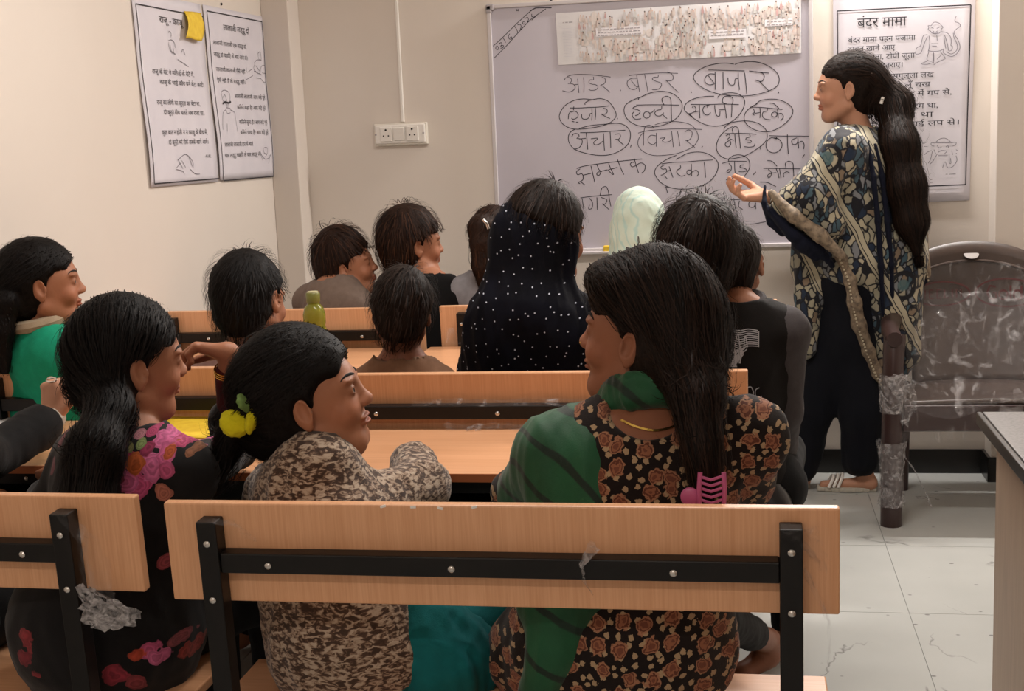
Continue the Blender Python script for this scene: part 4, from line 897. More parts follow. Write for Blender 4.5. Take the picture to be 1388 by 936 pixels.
monk = mk_('500,330 490,310 530,310 540,290 570,265 620,270 655,300 680,330 660,345; 500,330 490,360 520,380 540,405 580,415 630,405 655,375 660,345; 530,330 560,345; 600,345 640,325; 550,380 580,395 610,375; 545,395 575,410 620,395; 480,425 430,440 410,500 390,570 350,590 335,620; 330,640 330,675 380,670 400,650 420,600 440,540 480,450; 500,440 510,520 500,600 490,640; 660,385 730,400 770,440 785,500 780,560 800,570 790,620 755,630 745,600 735,540 700,430; 690,440 700,520 715,600; 490,630 560,640 640,630 690,605; 500,640 480,700 475,750 550,760 555,650; 560,660 560,760 550,800; 475,765 400,800 480,805 550,780; 640,640 700,710 700,735 620,770 560,810; 600,740 650,690; 690,600 680,650 740,690 800,700 860,660 895,590 880,510 840,440 820,390 850,350 900,310 880,270 830,250 850,180; 720,640 780,670 840,640 865,580 850,520 820,460 810,400; 530,540 620,540; 540,570 600,570; 600,430 605,500', 1205, 0, .10688, uvp)
face = mk_('400,370 440,330 500,315 550,335 585,370; 400,370 590,370; 395,375 350,370 350,400 385,410; 590,370 640,365 635,395 600,410; 420,400 440,430 470,420; 520,420 545,400 550,430; 430,480 470,460 530,470 500,500; 360,470 340,560 310,610; 420,500 370,580 330,620; 380,450 400,500; 560,500 560,600 580,610 575,550; 640,520 650,580 600,650 540,660 510,590 480,660; 590,460 600,510; 430,520 540,520; 270,510 300,480 350,460; 640,450 660,465; 640,490 650,500; 515,738 540,738; 560,738 635,736', 1220, 150, .1175, uvp)
poster('hindi_rhyme_poster', 'large white rhyme poster with a monkey drawing, partly behind the teacher', 'poster', cor, lambda u, v: .002+.003*np.sin(v*7)*u, 1, -1, [item(*x, uvp) for x in T], [(monk, .0022, 'print_l'), (face, .0022, 'print_l')], (*uvp(1134, 15), *uvp(1308.5, 251)))
# two posters on the left wall
def uvl(cor): return lambda x, y: uvp(x, y, cor, 0, LX)
ql = lambda x, y: atX(x, y, LX)
bl = lambda u, v: .004+.010*np.clip(np.sin((v-.35)*4.2), 0, 1)*(.4+.6*np.abs(u-.5))+.002*np.sin(v*9)
c1_ = [ql(175, -14), ql(270, 6), ql(293, 246), ql(202, 254)]; uv1 = uvl(c1_)
T1 = [('राजू - काजू', 213, 245, 28, .05), ('राजू के बेटे ने मिठाई के बेटे में,', 203, 259, 98, .034), ('काजू के भाई कौन बने बेटा काटे।', 213, 272, 112, .034), ('राजू का लोगों का कुर्ता का बेटा था,', 208, 266, 140, .034), ('दो कुर्ते बीच चलते जब राजा था।', 217, 271, 153, .034), ('कुछ बात न होती न न काजू के बीच में,', 213, 274, 181, .034), ('दो कुर्ते भरे लेके सबके खाने आये।', 222, 275, 194, .034), ('-क.ख.', 270, 278, 208, .026)]
d1 = mk_('515,440 520,415 545,420 555,450 560,480; 545,470 540,500; 515,540 560,530 600,570 610,640; 520,560 525,640 570,720; 540,600 560,690 620,730; 580,640 600,740; 700,700 720,650 750,730; 650,800 800,890', 175, 0, .09615, uv1)+mk_('230,810 280,820 290,845; 335,800 370,830 405,830; 240,740 300,690 350,740 355,790; 270,740 300,790; 280,800 240,730; 320,700 350,780; 230,800 260,760', 190, 80, .1815, uv1)
poster('hindi_rhyme_poster', 'white rhyme poster under the yellow note on the side wall', 'poster', c1_, bl, 0, 1, [item(*x, uv1) for x in T1], [(d1, .0022, 'print_l')], (*uv1(181, 5), *uv1(289.5, 234.5)))
c2_ = [ql(273, 6), ql(356, 23), ql(371, 238), ql(296, 244.5)]; uv2 = uvl(c2_)
T2 = [('लालाजी लड्डू दो', 300, 335, 38, .048), ('लालाजी लालाजी एक लड्डू दो,', 286, 331, 59, .033), ('लड्डू दो चाहिए तो चार आने दो।', 287, 333, 75, .033), ('लालाजी लालाजी ऐसे नहीं', 290, 330, 95, .033), ('ऐसे नहीं है तो लड्डू नहीं।', 291, 330, 110, .033), ('लालाजी लालाजी आप बड़े पूरे', 315, 357, 129, .033), ('किसने कहा है? आप बड़े पूरे', 318, 357, 144, .033), ('किसने सुना है? आप बड़े पूरे', 320, 359, 164, .033), ('किसने पाया है? आप बड़े पूरे', 321, 360, 178, .033), ('लालाजी लालाजी हार के बाले', 298, 339, 198, .033), ('चार लड्डू चाहिए ले चार लड्डू ले।', 298, 350, 213, .033)]
d2 = mk_('120,130 115,100 140,75 180,80 200,110 200,170 180,210 180,235; 120,130 130,180 160,210; 165,195 170,245; 160,245 200,245; 155,265 125,300 115,400 115,470; 200,260 240,280 250,340 265,470; 160,270 170,300 200,290; 160,400 160,480; 130,150 150,120 170,180', 280, 110, .1389, uv2)+mk_('490,620 500,660 540,700 580,680 600,640; 520,600 530,640 550,650; 530,590 560,590 560,640 540,680; 500,680 520,720; 590,650 575,740', 280, 110, .1389, uv2)+mk_('560,430 580,410 590,440 595,490 570,490 560,430; 520,540 550,500 600,500; 530,540 520,600 580,640 600,560 640,550; 540,560 590,620; 520,620 600,650; 600,700 640,730 650,640 610,630; 440,590 450,640 500,600; 440,720 510,670; 545,690 600,690', 275, 10, .1282, uv2)
d2b = mk_('125,210 150,190 185,195 210,180', 280, 110, .1389, uv2)
poster('hindi_rhyme_poster', 'white rhyme poster with a moustached man, next to the pillar', 'poster', c2_, bl, 0, 1, [item(*x, uv2) for x in T2], [(d2, .0022, 'print_l'), (d2b, .007, 'print')], (*uv2(278, 14.4), *uv2(367.8, 229)))
# yellow note: curled paper
yc = [atX(249.5, 15, LX+.008), atX(273.5, 17, LX+.008), atX(273, 55, LX+.02), atX(253, 52, LX+.03)]
g = []; 
for u in np.linspace(0, 1, 9):
    for v in np.linspace(0, 1, 11): P = (yc[0]*(1-u)+yc[1]*u)*(1-v)+(yc[3]*(1-u)+yc[2]*u)*v; P = P+np.array([.008*math.sin(v*3.1)+.004*math.sin(u*5+v*4), 0, .003*math.sin(u*6)*v]); g.append(P)
o = mk('sticky_note', np.array(g), np.array([(a*11+b_, a*11+b_+1, (a+1)*11+b_+1, (a+1)*11+b_) for a in range(8) for b_ in range(10)]), M['yellow'], origin=yc[3]); tag(o, 'small yellow note stuck on the corner of the rhyme poster', 'note'); o.modifiers.new('t', 'SOLIDIFY').thickness = .0006
# nails
for (x, y, f, lab) in ((300.5, 5.5, 'l', 'small dark nail in the wall above the poster with the moustached man'), (747, 1.0, 'b', 'small dark nail in the wall over the whiteboard frame')):
    P = atX(x, y, LX+.004) if f == 'l' else atY(x, y, WY-.004)
    o = BM().lathe([(.0045, -.003), (.005, 0), (.002, .003)], tuple(P), 10, Matrix.Rotation(RAD(90), 3, 'Y' if f == 'l' else 'X')).done('wall_nail', M['hole'], None, origin=tuple(P)); tag(o, lab, 'nail')
# switch board and its conduit
p0, p1 = atY(510.5, 198, WY), atY(580, 164, WY); sw_ = p1[0]-p0[0]; sh_ = p1[2]-p0[2]
t = thing('switch_board', 'white switch board with two sockets and one rocker switch', 'socket', ((p0[0]+p1[0])/2, WY, p0[2]))
slab('back_box', -sw_/2, sw_/2, -.028, 0, 0, .087, 'offwhite', t, .004); slab('front_plate', -sw_/2+.006, sw_/2-.006, -.036, -.026, .008, .082, 'white_pl', t, .004)
for cx_ in (-.056, .052):
    b = BM().box((cx_, -.039, .045), (.050, .008, .058), bev=.003).done('socket_plate', M['white_pl'], t)
    for (dx, dz, rr) in ((0, .017, .0042), (-.010, -.006, .003), (.010, -.006, .003)):
        BM().lathe([(rr, -.0008), (rr, .0008)], (cx_+dx, -.0432, .045+dz), 12, Matrix.Rotation(RAD(90), 3, 'X')).done('pin_hole', M['hole'], t)
b = BM().box((-.002, -.040, .045), (.046, .008, .052), Matrix.Rotation(RAD(5), 3, 'X'), bev=.003).done('rocker_switch', M['white_pl'], t)
for cx_ in (-.100, .097): BM().lathe([(.004, -.001), (.004, .001)], (cx_, -.0368, .045), 10, Matrix.Rotation(RAD(90), 3, 'X')).done('screw', M['frame'], t)
o = BM().box((atY(541, 60, WY)[0], WY-.007, (1.447+CZ)/2), (.013, .013, CZ-1.447), bev=.003).done('wire_conduit', M['white_pl'], None, origin=(-1.338, WY-.007, 1.447)); tag(o, 'thin white wire conduit running up from the switch board', 'conduit')
# yellow block in the pen tray
P = atY(824, 326, WY-.035); o = BM().box((P[0], WY-.035, .917), (.036, .022, .028), bev=.004).done('board_duster', M['yellow'], None, origin=(P[0], WY-.035, .903)); tag(o, 'small yellow duster on the tray under the whiteboard', 'duster')

# ------------------------------------------------------------------ things on the desks
P = atY(426, 428, 3.68); bxx = P[0]
t = thing('water_bottle', 'squat yellow green plastic bottle with olive cap on a front desk', 'bottle', (bxx, 3.68, .738))
tt = NT('bottle plastic'); tt.color('#9a9a3c').set(rough=.15, trans=.55, spec=.6); tt.b.inputs['IOR'].default_value = 1.3
BM().lathe([(.030, 0), (.034, .004), (.035, .05), (.034, .09), (.031, .10), (.034, .11), (.034, .135), (.028, .155), (.0185, .165), (.0185, .172)], n=28).done('bottle_body', tt.m, t, True)
BM().lathe([(.019, .170), (.0205, .172), (.0215, .196), (.019, .200)], n=28).done('bottle_cap', plain('olive cap', '#6f7030', .4), t, True)
BM().lathe([(.0165, .200), (.0165, .203), (.015, .204)], n=24).done('cap_top', plain('pale cap top', '#b8b48c', .4), t, True)
def sheet(name, lab, cor, mat, cat='paper', z=.0045, curl=.004, seed=1, marks=0, h=.0008):
    cor = [np.array(c, float) for c in cor]; c0 = sum(cor)/4; t = thing(name, lab, cat, tuple(c0)); n = 9; g = []
    for u in np.linspace(0, 1, n):
        for v in np.linspace(0, 1, n): P = (cor[0]*(1-u)+cor[1]*u)*(1-v)+(cor[3]*(1-u)+cor[2]*u)*v; P[2] += curl*(math.sin(u*5+seed)*.5+.5)*(abs(v-.5)*1.6)+.001; g.append(P)
    g = np.array(g); F = np.array([(a*n+b_, a*n+b_+1, (a+1)*n+b_+1, (a+1)*n+b_) for a in range(n-1) for b_ in range(n-1)]); o = mk('page', g, F, M[mat], t); o.modifiers.new('t', 'SOLIDIFY').thickness = h
    r = np.random.RandomState(seed)
    if marks:
        ls = []
        for i in range(marks):
            v = .12+.76*i/marks; x = .1
            while x < .85: l = .05+.09*r.rand(); ls.append([(x, v), (x+l, v+.01*r.randn())]); x += l+.03
        lines = []
        for (a, b_) in ls:
            def pt(u, v): P = (cor[0]*(1-u)+cor[1]*u)*(1-v)+(cor[3]*(1-u)+cor[2]*u)*v; P[2] += curl*(math.sin(u*5+seed)*.5+.5)*(abs(v-.5)*1.6)+.0022; return P
            pa, pb = pt(*a), pt(*b_); lines.append((pa, pb))
        Vs = []; Fs = []
        for pa, pb in lines: d = unit(np.cross(pb-pa, [0, 0, 1]))*.0012; i = len(Vs); Vs += [pa-d, pb-d, pb+d, pa+d]; Fs.append((i, i+1, i+2, i+3))
        mk('printed_text', np.array(Vs), np.array(Fs), M['print_l'], t, smooth=False)
    return t
zd = .737
sheet('note_page', 'crumpled white page on the desk beside the raised fist', [atZ(-30, 552, zd), atZ(58, 556, zd), atZ(62, 588, zd), atZ(-30, 580, zd)], 'paper2', curl=.012, seed=2)
sheet('picture_card', 'bright yellow card on the desk behind the floral girl', [atZ(228, 559, zd), atZ(352, 560, zd), atZ(346, 596, zd), atZ(214, 592, zd)], 'yellow', seed=3, curl=.003)
sheet('work_sheet', 'printed worksheet on the desk near the hand at the mouth', [atZ(252, 484, zd), atZ(318, 484, zd), atZ(330, 500, zd), atZ(238, 500, zd)], 'paper2', seed=4, marks=6)
sheet('work_sheet', 'open page with reddish picture on the desk before the boy in pink', [atZ(330, 486, zd), atZ(395, 480, zd), atZ(400, 498, zd), atZ(325, 500, zd)], 'paper2', seed=5, marks=4)
sheet('work_sheet', 'small page beside the yellow card, under the yellow scrunchie', [atZ(344, 570, zd), atZ(392, 570, zd), atZ(384, 590, zd), atZ(340, 590, zd)], 'paper2', seed=6, marks=3)
P = atZ(398, 412, .78); t = thing('book_stack', 'dark stack of notebooks behind the green bottle against the pillar', 'books', (-1.50, 3.98, .0)) if False else None
# school bag on the floor side of the second bench
P = atZ(1045, 700, .0)
F = Field(); F.frame((.058, 2.93, 0)); F.ell((0, 0, .49), (.055, .06, .085), .02); F.ell((0, -.03, .455), (.045, .04, .05), .02)
t = thing('school_bag', 'shiny black pouch bag hanging at the aisle end of the second bench', 'bag', (.058, 2.93, 0.40))
V, Q = F.mesh(.009); N = vnormals(V, Q); V = V+N*folds(V, 5, .005, .12)[:, None]; mk('bag_body', V, Q, plain('black bag nylon', '#121012', .32), t)
b = BM(); b.tube([(-.03, -.01, .16), (-.05, -.03, .20), (-.07, -.06, .26), (-.08, -.12, .34), (-.09, -.15, .39)], .005, 8); b.done('bag_strap', M['black'], t, True)
b = BM(); b.sphere((.035, -.055, .09), .005, 10); b.done('stud', M['silver'], t, True)
# ------------------------------------------------------------------ the pupils
G_BENCH = 'pupils sitting on the benches'
def person(label, x, y): return thing('person', label, 'person', (x, y, 0))
def shirt(s, mat, root, e=.012, seed=1, upto=1.0, base=.009, amp=.005, name='shirt', skirt=True, fl=.008, wl=.10, cut=None, extra=None, arms=(0, 1), col=None):
    F = Field(); s.torso(F, e); s.arms(F, e-.001, which=arms, upto=upto, flare=fl)
    if skirt: F.frame(s.pel, np.stack([s.rd, s.fd, [0, 0, 1]], 1)); F.ell((0, .03, -.02), (s.sw*.92+e, s.sw*.80+e, .085), .04)
    if extra: extra(F)
    F.frame(s.neck, rotm(s.face)); F.ell((0, .01, .05), (.068, .066, .062), .006, sub=True)
    if cut: cut(F)
    return garment(name, F, mat, root, base, seed, amp, wl)
def trousers(s, mat, root, e=.012, seed=2, base=.011, name='trousers'):
    F = Field(); s.legs(F, e, feet=False); F.frame(); F.cap(s.hip[0]-s.fd*.02, s.hip[1]-s.fd*.02, .085, k=.04); return garment(name, F, mat, root, base, seed, .005, .12)
def collar(s, mat, root, r=.058, up=0, th=.011):
    b = BM(); o = base_of(root); T = rotm(s.face); pts = []
    for a in np.linspace(-2.6, 2.6, 17): pts.append(tuple(s.neck+T@np.array([math.sin(a)*r, -math.cos(a)*r*.95+.008, .012+up-.012*math.cos(a)])-o))
    b.tube(pts, th, 8); return b.done('collar', M[mat], root, True)
def ponytail(F, pts, rs, k=.012): F.frame(); F.chain([np.array(p) for p in pts], rs, k)
def kid(label, px, py, Y, yaw=0, pitch=0, roll=0, hs=.9, sw=.14, face=0, hair='short', hm='hair', sk='skin_b', sh='charcoal', seat=.48, row='B', seed=1, neck=None, colr=None, thick=.008, vol=.004, nst=500, detail=False, wid=.0012, el=None, wr=None, tuft=None, pel=None, tr='trouser', extra_hair=None, shirt_col=None, up=1.0, down=.35, steps=11, fringe=.063, ears=True):
    h = atY(px, py, Y); root = person(label, float(h[0]), Y-.02)
    nb = {'A': 1.96, 'B': 2.95, 'C': 4.07}[row]
    s = Person(h, yaw, pitch, roll, hs, neck=None if neck is None else np.array(neck), sw=sw, face=face, skin=sk, seat=seat, el=el, wr=wr, pel=pel or [h[0], nb, seat+.09], up=up)
    s.body(root, fineh=.0048 if not detail else .003, base=.011, detail=detail)
    shirt(s, sh, root, seed=seed, base=.011)
    trousers(s, tr, root, seed=seed+3, base=.014)
    if colr: collar(s, colr, root)
    if hair != 'none':
        F = Field(); hair_cap(F, s, thick, 1.0, vol=vol, fringe=fringe, ears=ears)
        if extra_hair: extra_hair(F, s)
        crown = s.h+s.R@(np.array([.01, -.03, .10])*hs)
        if hair == 'short': fl = flow_from(crown, down)
        else: T = s.h+s.R@(np.array(hair)*hs); fl = flow_to(T)
        hair_obj(F, hm, root, nst, steps, .012, wid, fl, .006, seed, fly=.25, off=(.0, .005), amp=.003)
    return s, root

# --- front row (bench under the board)
s, r = kid('child in a grey brown shirt turned to the right, front row by the pillar', 472, 362, 4.15, -84, 12, 0, .92, .15, -30, sh='greyshirt', row='C', seed=11, hm='hair_c', thick=.012, vol=.038, nst=900, steps=8, neck=atY(448, 386, 4.10))
s, r = kid('boy with thick collar length hair and black shirt, front row', 560, 332, 4.20, -60, 2, 0, .98, .15, -20, sh='blackcloth', row='C', seed=12, hm='hair_c', thick=.014, vol=.018, nst=900, steps=9, neck=atY(585, 378, 4.17))
def pony14(F, s): ponytail(F, [s.h+s.R@np.array([0, -.09, .04]), atY(652, 330, 4.05), atY(651, 362, 4.04), atY(653, 392, 4.04)], [.045, .036, .028, .010])
s, r = kid('girl with a silver hair clip, mostly hidden behind the navy scarf, front row', 672, 322, 4.15, -20, 0, 0, .86, .12, 0, hair=(0, -.12, .0), sh='lightgrey', row='C', seed=13, hm='hair_c', thick=.008, extra_hair=pony14, nst=500, neck=atY(662, 372, 4.13))
b = BM(); P = atY(660, 303, 4.02)-base_of(r); b.tube([tuple(P+np.array([-.012, 0, .014])), tuple(P), tuple(P+np.array([.004, .002, -.016]))], .005, 8); b.done('hair_clip', M['silver'], r, True)
# pale green head scarf
s, r = kid('pupil under a pale green head scarf sitting close below the whiteboard', 868, 300, 4.16, 0, 0, 0, .88, .14, 0, hair='none', sh='palegreen', row='C', seed=14, neck=atY(872, 352, 4.13))
F = Field(); F.frame(s.h, s.R, s.hs); F.ell((-.006, -.02, .012), (.097, .122, .118), .02); F.ell((-.02, -.05, -.06), (.092, .085, .09), .04); F.ell((0, .125, -.03), (.085, .085, .10), .01, sub=True)
F.frame(); F.cap(s.neck+np.array([0, -.02, .04]), s.neck+np.array([-.02, -.03, -.08]), .082, .13, .05); F.cap(s.sh[0], s.sh[1], .062, k=.05)
garment('head_scarf', F, 'palegreen', r, .008, 5, .0065, .075, (1, 1, .45))

# --- second row
s, r = kid('girl in sea green top with a low ponytail beside the wall, second row', 58, 386, 2.93, -64, 4, 0, .93, .13, -28, hair=(0, -.12, -.02), sh='greenshirt', row='B', seed=21, sk='skin_b', thick=.010, vol=.008, nst=1400, detail=True, wid=.0009, neck=atY(50, 452, 2.92), pel=[-1.62, 2.95, .57], el=([-1.75, 2.88, .72], None), wr=([-1.68, 3.1, .75], None),
           extra_hair=lambda F, s: ponytail(F, [s.h+s.R@np.array([0, -.085, -.03]), atY(8, 410, 2.84), atY(2, 450, 2.83), atY(6, 500, 2.84)], [.045, .032, .028, .016]))
collar(s, 'beigecol', r, .066, .022, .017)
s, r = kid('boy with short black hair and bare nape in a dusty pink shirt, second row', 340, 408, 3.03, -14, -10, -6, .98, .145, 0, sh='pinkshirt', row='B', seed=22, hm='hair', thick=.008, vol=.012, nst=1100, steps=7, down=.0, sk='skin_b', neck=atY(333, 480, 3.0), wid=.001)
s, r = kid('small child with short tied up dark hair and thin bare neck, second row', 545, 422, 2.95, 10, -14, 6, .84, .125, 0, hair='short', sh='tanshirt', row='B', seed=23, hm='hair_b', thick=.010, vol=.008, nst=900, steps=7, down=.0, sk='skin_d', neck=atY(546, 498, 2.93), wid=.001)
s, r = kid('child with glossy full dark hair seated left of the boy with the printed shirt', 946, 345, 2.97, -6, 0, 4, .98, .115, 0, sh='blackcloth', row='B', seed=24, hm='hair_b', thick=.018, vol=.012, nst=1500, neck=atY(926, 428, 3.12), wid=.001, down=.2, pel=[atY(885, 600, 3.06)[0], 3.08, .57], el=(None, atY(975, 540, 3.16)), wr=(None, atY(950, 560, 3.3)))
# boy with the printed shirt at the aisle end
s, r = kid('boy in dark shirt with white city print on its back, at the aisle end', 994, 356, 3.10, -6, 4, 0, .86, .13, -4, hair='short', sh='charcoal', row='B', seed=25, hm='hair_b', thick=.0, vol=.004, nst=400, steps=5, down=0, neck=atY(1003, 414, 3.01), el=(atY(930, 530, 3.02), atY(1062, 556, 3.02)), wr=(atY(940, 570, 3.2), atY(1050, 620, 3.18)), pel=[atY(1003, 600, 2.99)[0], 2.99, .57], tr='blackcloth')
collar(s, 'greycloth', r, .052)
F = Field(); s.arms(F, .017, which=(1,), upto=.8, flare=.01); F.frame(); F.cap(s.neck+s.rd*.06+np.array([0, 0, -.045]), s.sh[1]+np.array([.004, 0, 0]), .044, .056, .03); garment('sleeve', F, 'greycloth', r, .01, 8, .004, .09)
# white print on his back: lines sitting on the shirt
def on_shirt(px, py, Y0=2.85):
    """first point of the ray through the shirt's back, found with the shirt's own mesh"""
    return None
from mathutils.bvhtree import BVHTree
def bvh_of(o):
    me = o.data; return BVHTree.FromPolygons([tuple(np.array(v.co)+base_of(o.parent)) for v in me.vertices], [tuple(p.vertices) for p in me.polygons])
def print_on(objs, lines, wd, mat, name, parent, dY=.0025):
    trees = [bvh_of(o) for o in objs]; Vs, Fs = [], []
    for l in lines:
        l = smooth_line(l, 3); pts = []
        for (x, y) in l:
            d = Vector(ray(x, y)).normalized(); best = None
            for tr in trees:
                hit = tr.ray_cast(Vector(CAMP), d)
                if hit[0] is not None and (best is None or hit[3] < best[1]): best = (hit[0]+hit[1]*(dY if hit[1].dot(d) < 0 else -dY), hit[3], hit[1])
            if best is not None: pts.append((np.array(best[0]), np.array(best[2])))
        for i in range(len(pts)-1):
            (a, na), (b_, nb) = pts[i], pts[i+1]
            if np.linalg.norm(b_-a) > .1: continue
            sd = unit(np.cross(b_-a, na))*wd/2; k = len(Vs); Vs += [a-sd, b_-sd, b_+sd, a+sd]; Fs.append((k, k+1, k+2, k+3))
    if Vs: o_ = mk(name, np.array(Vs), np.array(Fs), M[mat] if isinstance(mat, str) else mat, parent, smooth=False); o_['kind'] = 'stuff'
sh_o = [c for c in r.children if c.name.startswith(('shirt', 'sleeve'))]
M['tprint'] = plain('white shirt print', '#a8a6aa', .8)
rr = np.random.RandomState(2); L1 = []
for k in range(9): y = 447+2.6*k; L1.append([(992, y), (1004, y+1+.4*k), (1014, y+.2*k-1), (1027, y+1)])
for k in range(8): y = 462+2.6*k; L1.append([(966, y+1), (975, y), (984, y+2), (991, y+1)])
L1 += [[(992, 447), (992, 463)], [(1028, 449), (1028, 470)], [(996, 470), (1000, 452), (1003, 470)], [(1008, 472), (1010, 455), (1013, 470)]]
for k in range(26): a = 996-24*rr.rand(); L1.append([(a+20*rr.rand(), 468+8*rr.rand()), (a+8*rr.rand(), 484+6*rr.rand()), (a-2+10*rr.rand(), 497)])
for k in range(10): L1.append([(1000+14*rr.rand(), 470+6*rr.rand()), (998+10*rr.rand(), 480), (992+12*rr.rand(), 492)])
L1 += [[(1012, 525), (1018, 524), (1021, 532), (1018, 540), (1013, 542)], [(1029, 525), (1024, 528), (1024, 536), (1030, 537)], [(1013, 545), (1019, 545), (1018, 556), (1012, 556)], [(1031, 536), (1032, 538)]]
print_on(sh_o, L1, .0022, 'tprint', 'white_print', r)

# navy scarf girl
s, r = kid('girl under a long navy scarf dotted with white sequins, second row', 742, 322, 3.04, -28, 0, 2, .98, .155, 0, hair='none', sh='navydot', row='B', seed=26, neck=atY(728, 400, 3.02))
F = Field(); hair_cap(F, s, .014, 1, vol=.016, fringe=.06, ears=False); F.frame(s.h, s.R, s.hs); F.plane((0, -.02, .035), (-.3, -.3, -1), .02)
hair_obj(F, 'hair_b', r, 700, 6, .012, .001, flow_from(s.h+s.R@np.array([0, .03, .12]), .3), .006, 3)
F = Field(); F.frame(s.h, s.R, s.hs); F.ell((-.018, -.034, .004), (.103, .112, .112), .02); F.ell((.02, .145, .02), (.12, .085, .2), .02, sub=True)
F.plane((0, .0, .084), (.55, .30, 1), .03)
F.frame(); nk = s.neck; F.cap(s.h+np.array([-.03, -.02, -.03]), nk+np.array([-.02, -.03, -.02]), .096, .122, .05); F.cap(nk+np.array([-.05, -.03, -.09]), nk+np.array([.03, -.03, -.09]), .115, .11, .05)
F.cap(nk+np.array([-.06, -.02, -.13]), nk+np.array([-.08, -.02, -.36]), .105, .115, .05); F.cap(nk+np.array([.05, -.02, -.12]), nk+np.array([.05, -.02, -.36]), .10, .11, .05)
F.cap(s.sh[0], s.el[0], .055, .05, .04); F.cap(s.sh[1], s.el[1], .055, .05, .04)
garment('head_scarf', F, 'navydot', r, .0085, 6, .010, .11, (1, 1, .25))

# --- near row
# far pupil at the left edge: only arm, fist and black clothes reach into view
h = atY(-125, 470, 2.12); r = person('pupil in black at the edge of view, raised fist with a ring and white cuff', float(h[0]), 2.08)
wrist = atY(72, 566, 2.50)
def fist(F, wr): fingers(F, wr+np.array([-.004, 0, -.0]), [.10, .1, 1.0], [.2, 1.0, -.1], .92, 84, 1, .004, thumb=-1)
s = Person(h, -5, 0, 0, .93, sw=.16, face=-12, skin='skin_c', pel=[h[0]+.02, 1.97, .57], el=(None, atY(-12, 618, 2.30)), wr=(None, wrist-np.array([0, 0, .0])))
s.body(r, fineh=.0042, base=.011, detail=False, hand_fn={1: fist})
shirt(s, 'blackcloth', r, e=.016, seed=31, upto=.74, fl=.014); trousers(s, 'blackcloth', r)
F = Field(); F.frame(); d = unit(s.wr[1]-s.el[1]); F.cap(s.wr[1]-d*.055, s.wr[1]-d*.004, .034, .030, .005); garment('cuff', F, 'white_cuff', r, .005, 3, .002, .04)
F = Field(); hair_cap(F, s, .01); hair_obj(F, 'hair', r, 300, 11, .012, .001, flow_from(s.h+np.array([0, 0, .1])), .007, 3)
b = BM(); c0 = s.wr[1]+np.array([.012, -.012, .083])-base_of(r); b.tube([tuple(c0+np.array([math.cos(a)*.011, .004*math.sin(a), math.sin(a)*.004+.002])) for a in np.linspace(0, 2*math.pi, 14, endpoint=False)], .0022, 6, closed=True); b.done('ring', M['silver'], r, True)

# girl in black with pink roses
def rose_cloth():
    t = NT('black cloth with pink roses'); geo = t.n.new('ShaderNodeNewGeometry').outputs['Position']
    base = t.ramp(t.noise(20), [(.3, '#0c0a0b'), (.7, '#121011')]); n = t.noise(46, geo, detail=2); c = base
    FL = []
    for (x, y, r_, col, Y) in ((196, 652, 15, '#c0507c', 1.96), (180, 646, 13, '#d0699a', 1.96), (222, 622, 15, '#cf6b98', 1.99), (243, 584, 15, '#cd6694', 2.02), (262, 582, 12, '#b9476f', 2.03), (174, 618, 13, '#a8385c', 1.97), (196, 622, 11, '#c46434', 1.98), (240, 606, 11, '#c85f8c', 2.0), (250, 600, 8, '#b5542f', 2.02), (246, 626, 10, '#c0577f', 2.0), (233, 660, 10, '#b5705e', 1.97), (210, 582, 5, '#b0436a', 2.0), (190, 588, 5, '#b87c86', 1.98), (214, 602, 7, '#8e2f50', 2.0), (183, 602, 6, '#8f8f5c', 1.98), (196, 598, 5, '#7f8f58', 1.98), (170, 640, 8, '#8f2b4a', 1.96), (275, 602, 6, '#8a5a40', 2.02),
                              (224, 862, 10, '#c0587f', 1.93), (211, 862, 9, '#ba4a34', 1.93), (233, 872, 9, '#c8668e', 1.93), (258, 886, 10, '#a04038', 1.93), (245, 862, 6, '#8f4a50', 1.93), (90, 830, 14, '#93353a', 1.95), (84, 855, 13, '#7f2a33', 1.95), (100, 875, 10, '#94323a', 1.95), (190, 885, 13, '#93323f', 1.93), (210, 900, 10, '#8a3a3f', 1.93), (222, 765, 8, '#a84f58', 1.93), (70, 600, 8, '#8b5560', 2.0), (72, 630, 8, '#7a4650', 2.0)):
        P = atY(x, y, Y); FL.append(P); v = t.n.new('ShaderNodeVectorMath'); v.operation = 'DISTANCE'; t.link(geo, v.inputs[0])
        m1 = t.n.new('ShaderNodeVectorMath'); m1.operation = 'MULTIPLY'; m1.inputs[1].default_value = (1, .12, 1); t.link(geo, m1.inputs[0]); t.link(m1.outputs[0], v.inputs[0]); v.inputs[1].default_value = (P[0], P[1]*.12, P[2])
        R_ = r_/850*1.42; d = t.math('ADD', t.math('DIVIDE', v.outputs['Value'], R_), t.math('MULTIPLY', t.math('SUBTRACT', n, .5), 1.1))
        inner = t.ramp(t.math('FRACT', t.math('ADD', t.math('MULTIPLY', d, 2.9), t.noise(70, geo, detail=2))), [(.0, .50), (.3, .95), (.6, .75), (1, .55)])
        fc = t.mix(1.0, lin(col), inner, 'MULTIPLY'); c = t.mix(t.ramp(d, [(.92, 1), (1.0, 0)]), c, fc)
    t.color(c).set(rough=.85, sheen=.1, spec=.2).bump(t.noise(400), .15, .002); return t.m
M['rose'] = rose_cloth()
h = atY(176, 490, 2.08); r = person('girl in black dress with pink roses, hand raised to her mouth', float(h[0]), 2.05)
elb, wri = atY(320, 606, 2.36), atY(310, 478, 2.27)
def mouth_hand(F, wr): fingers(F, wr, [-1.0, -.10, .22], [-.2, -.25, -1], .82, 52, 2, .003, thumb=-1)
s = Person(h, -50, -2, 4, .94, sw=.16, face=-22, skin='skin_b', neck=atY(176, 588, 2.04), pel=[-1.11, 1.99, .57], el=(atY(62, 700, 2.05), elb), wr=(atY(80, 640, 2.3), wri))
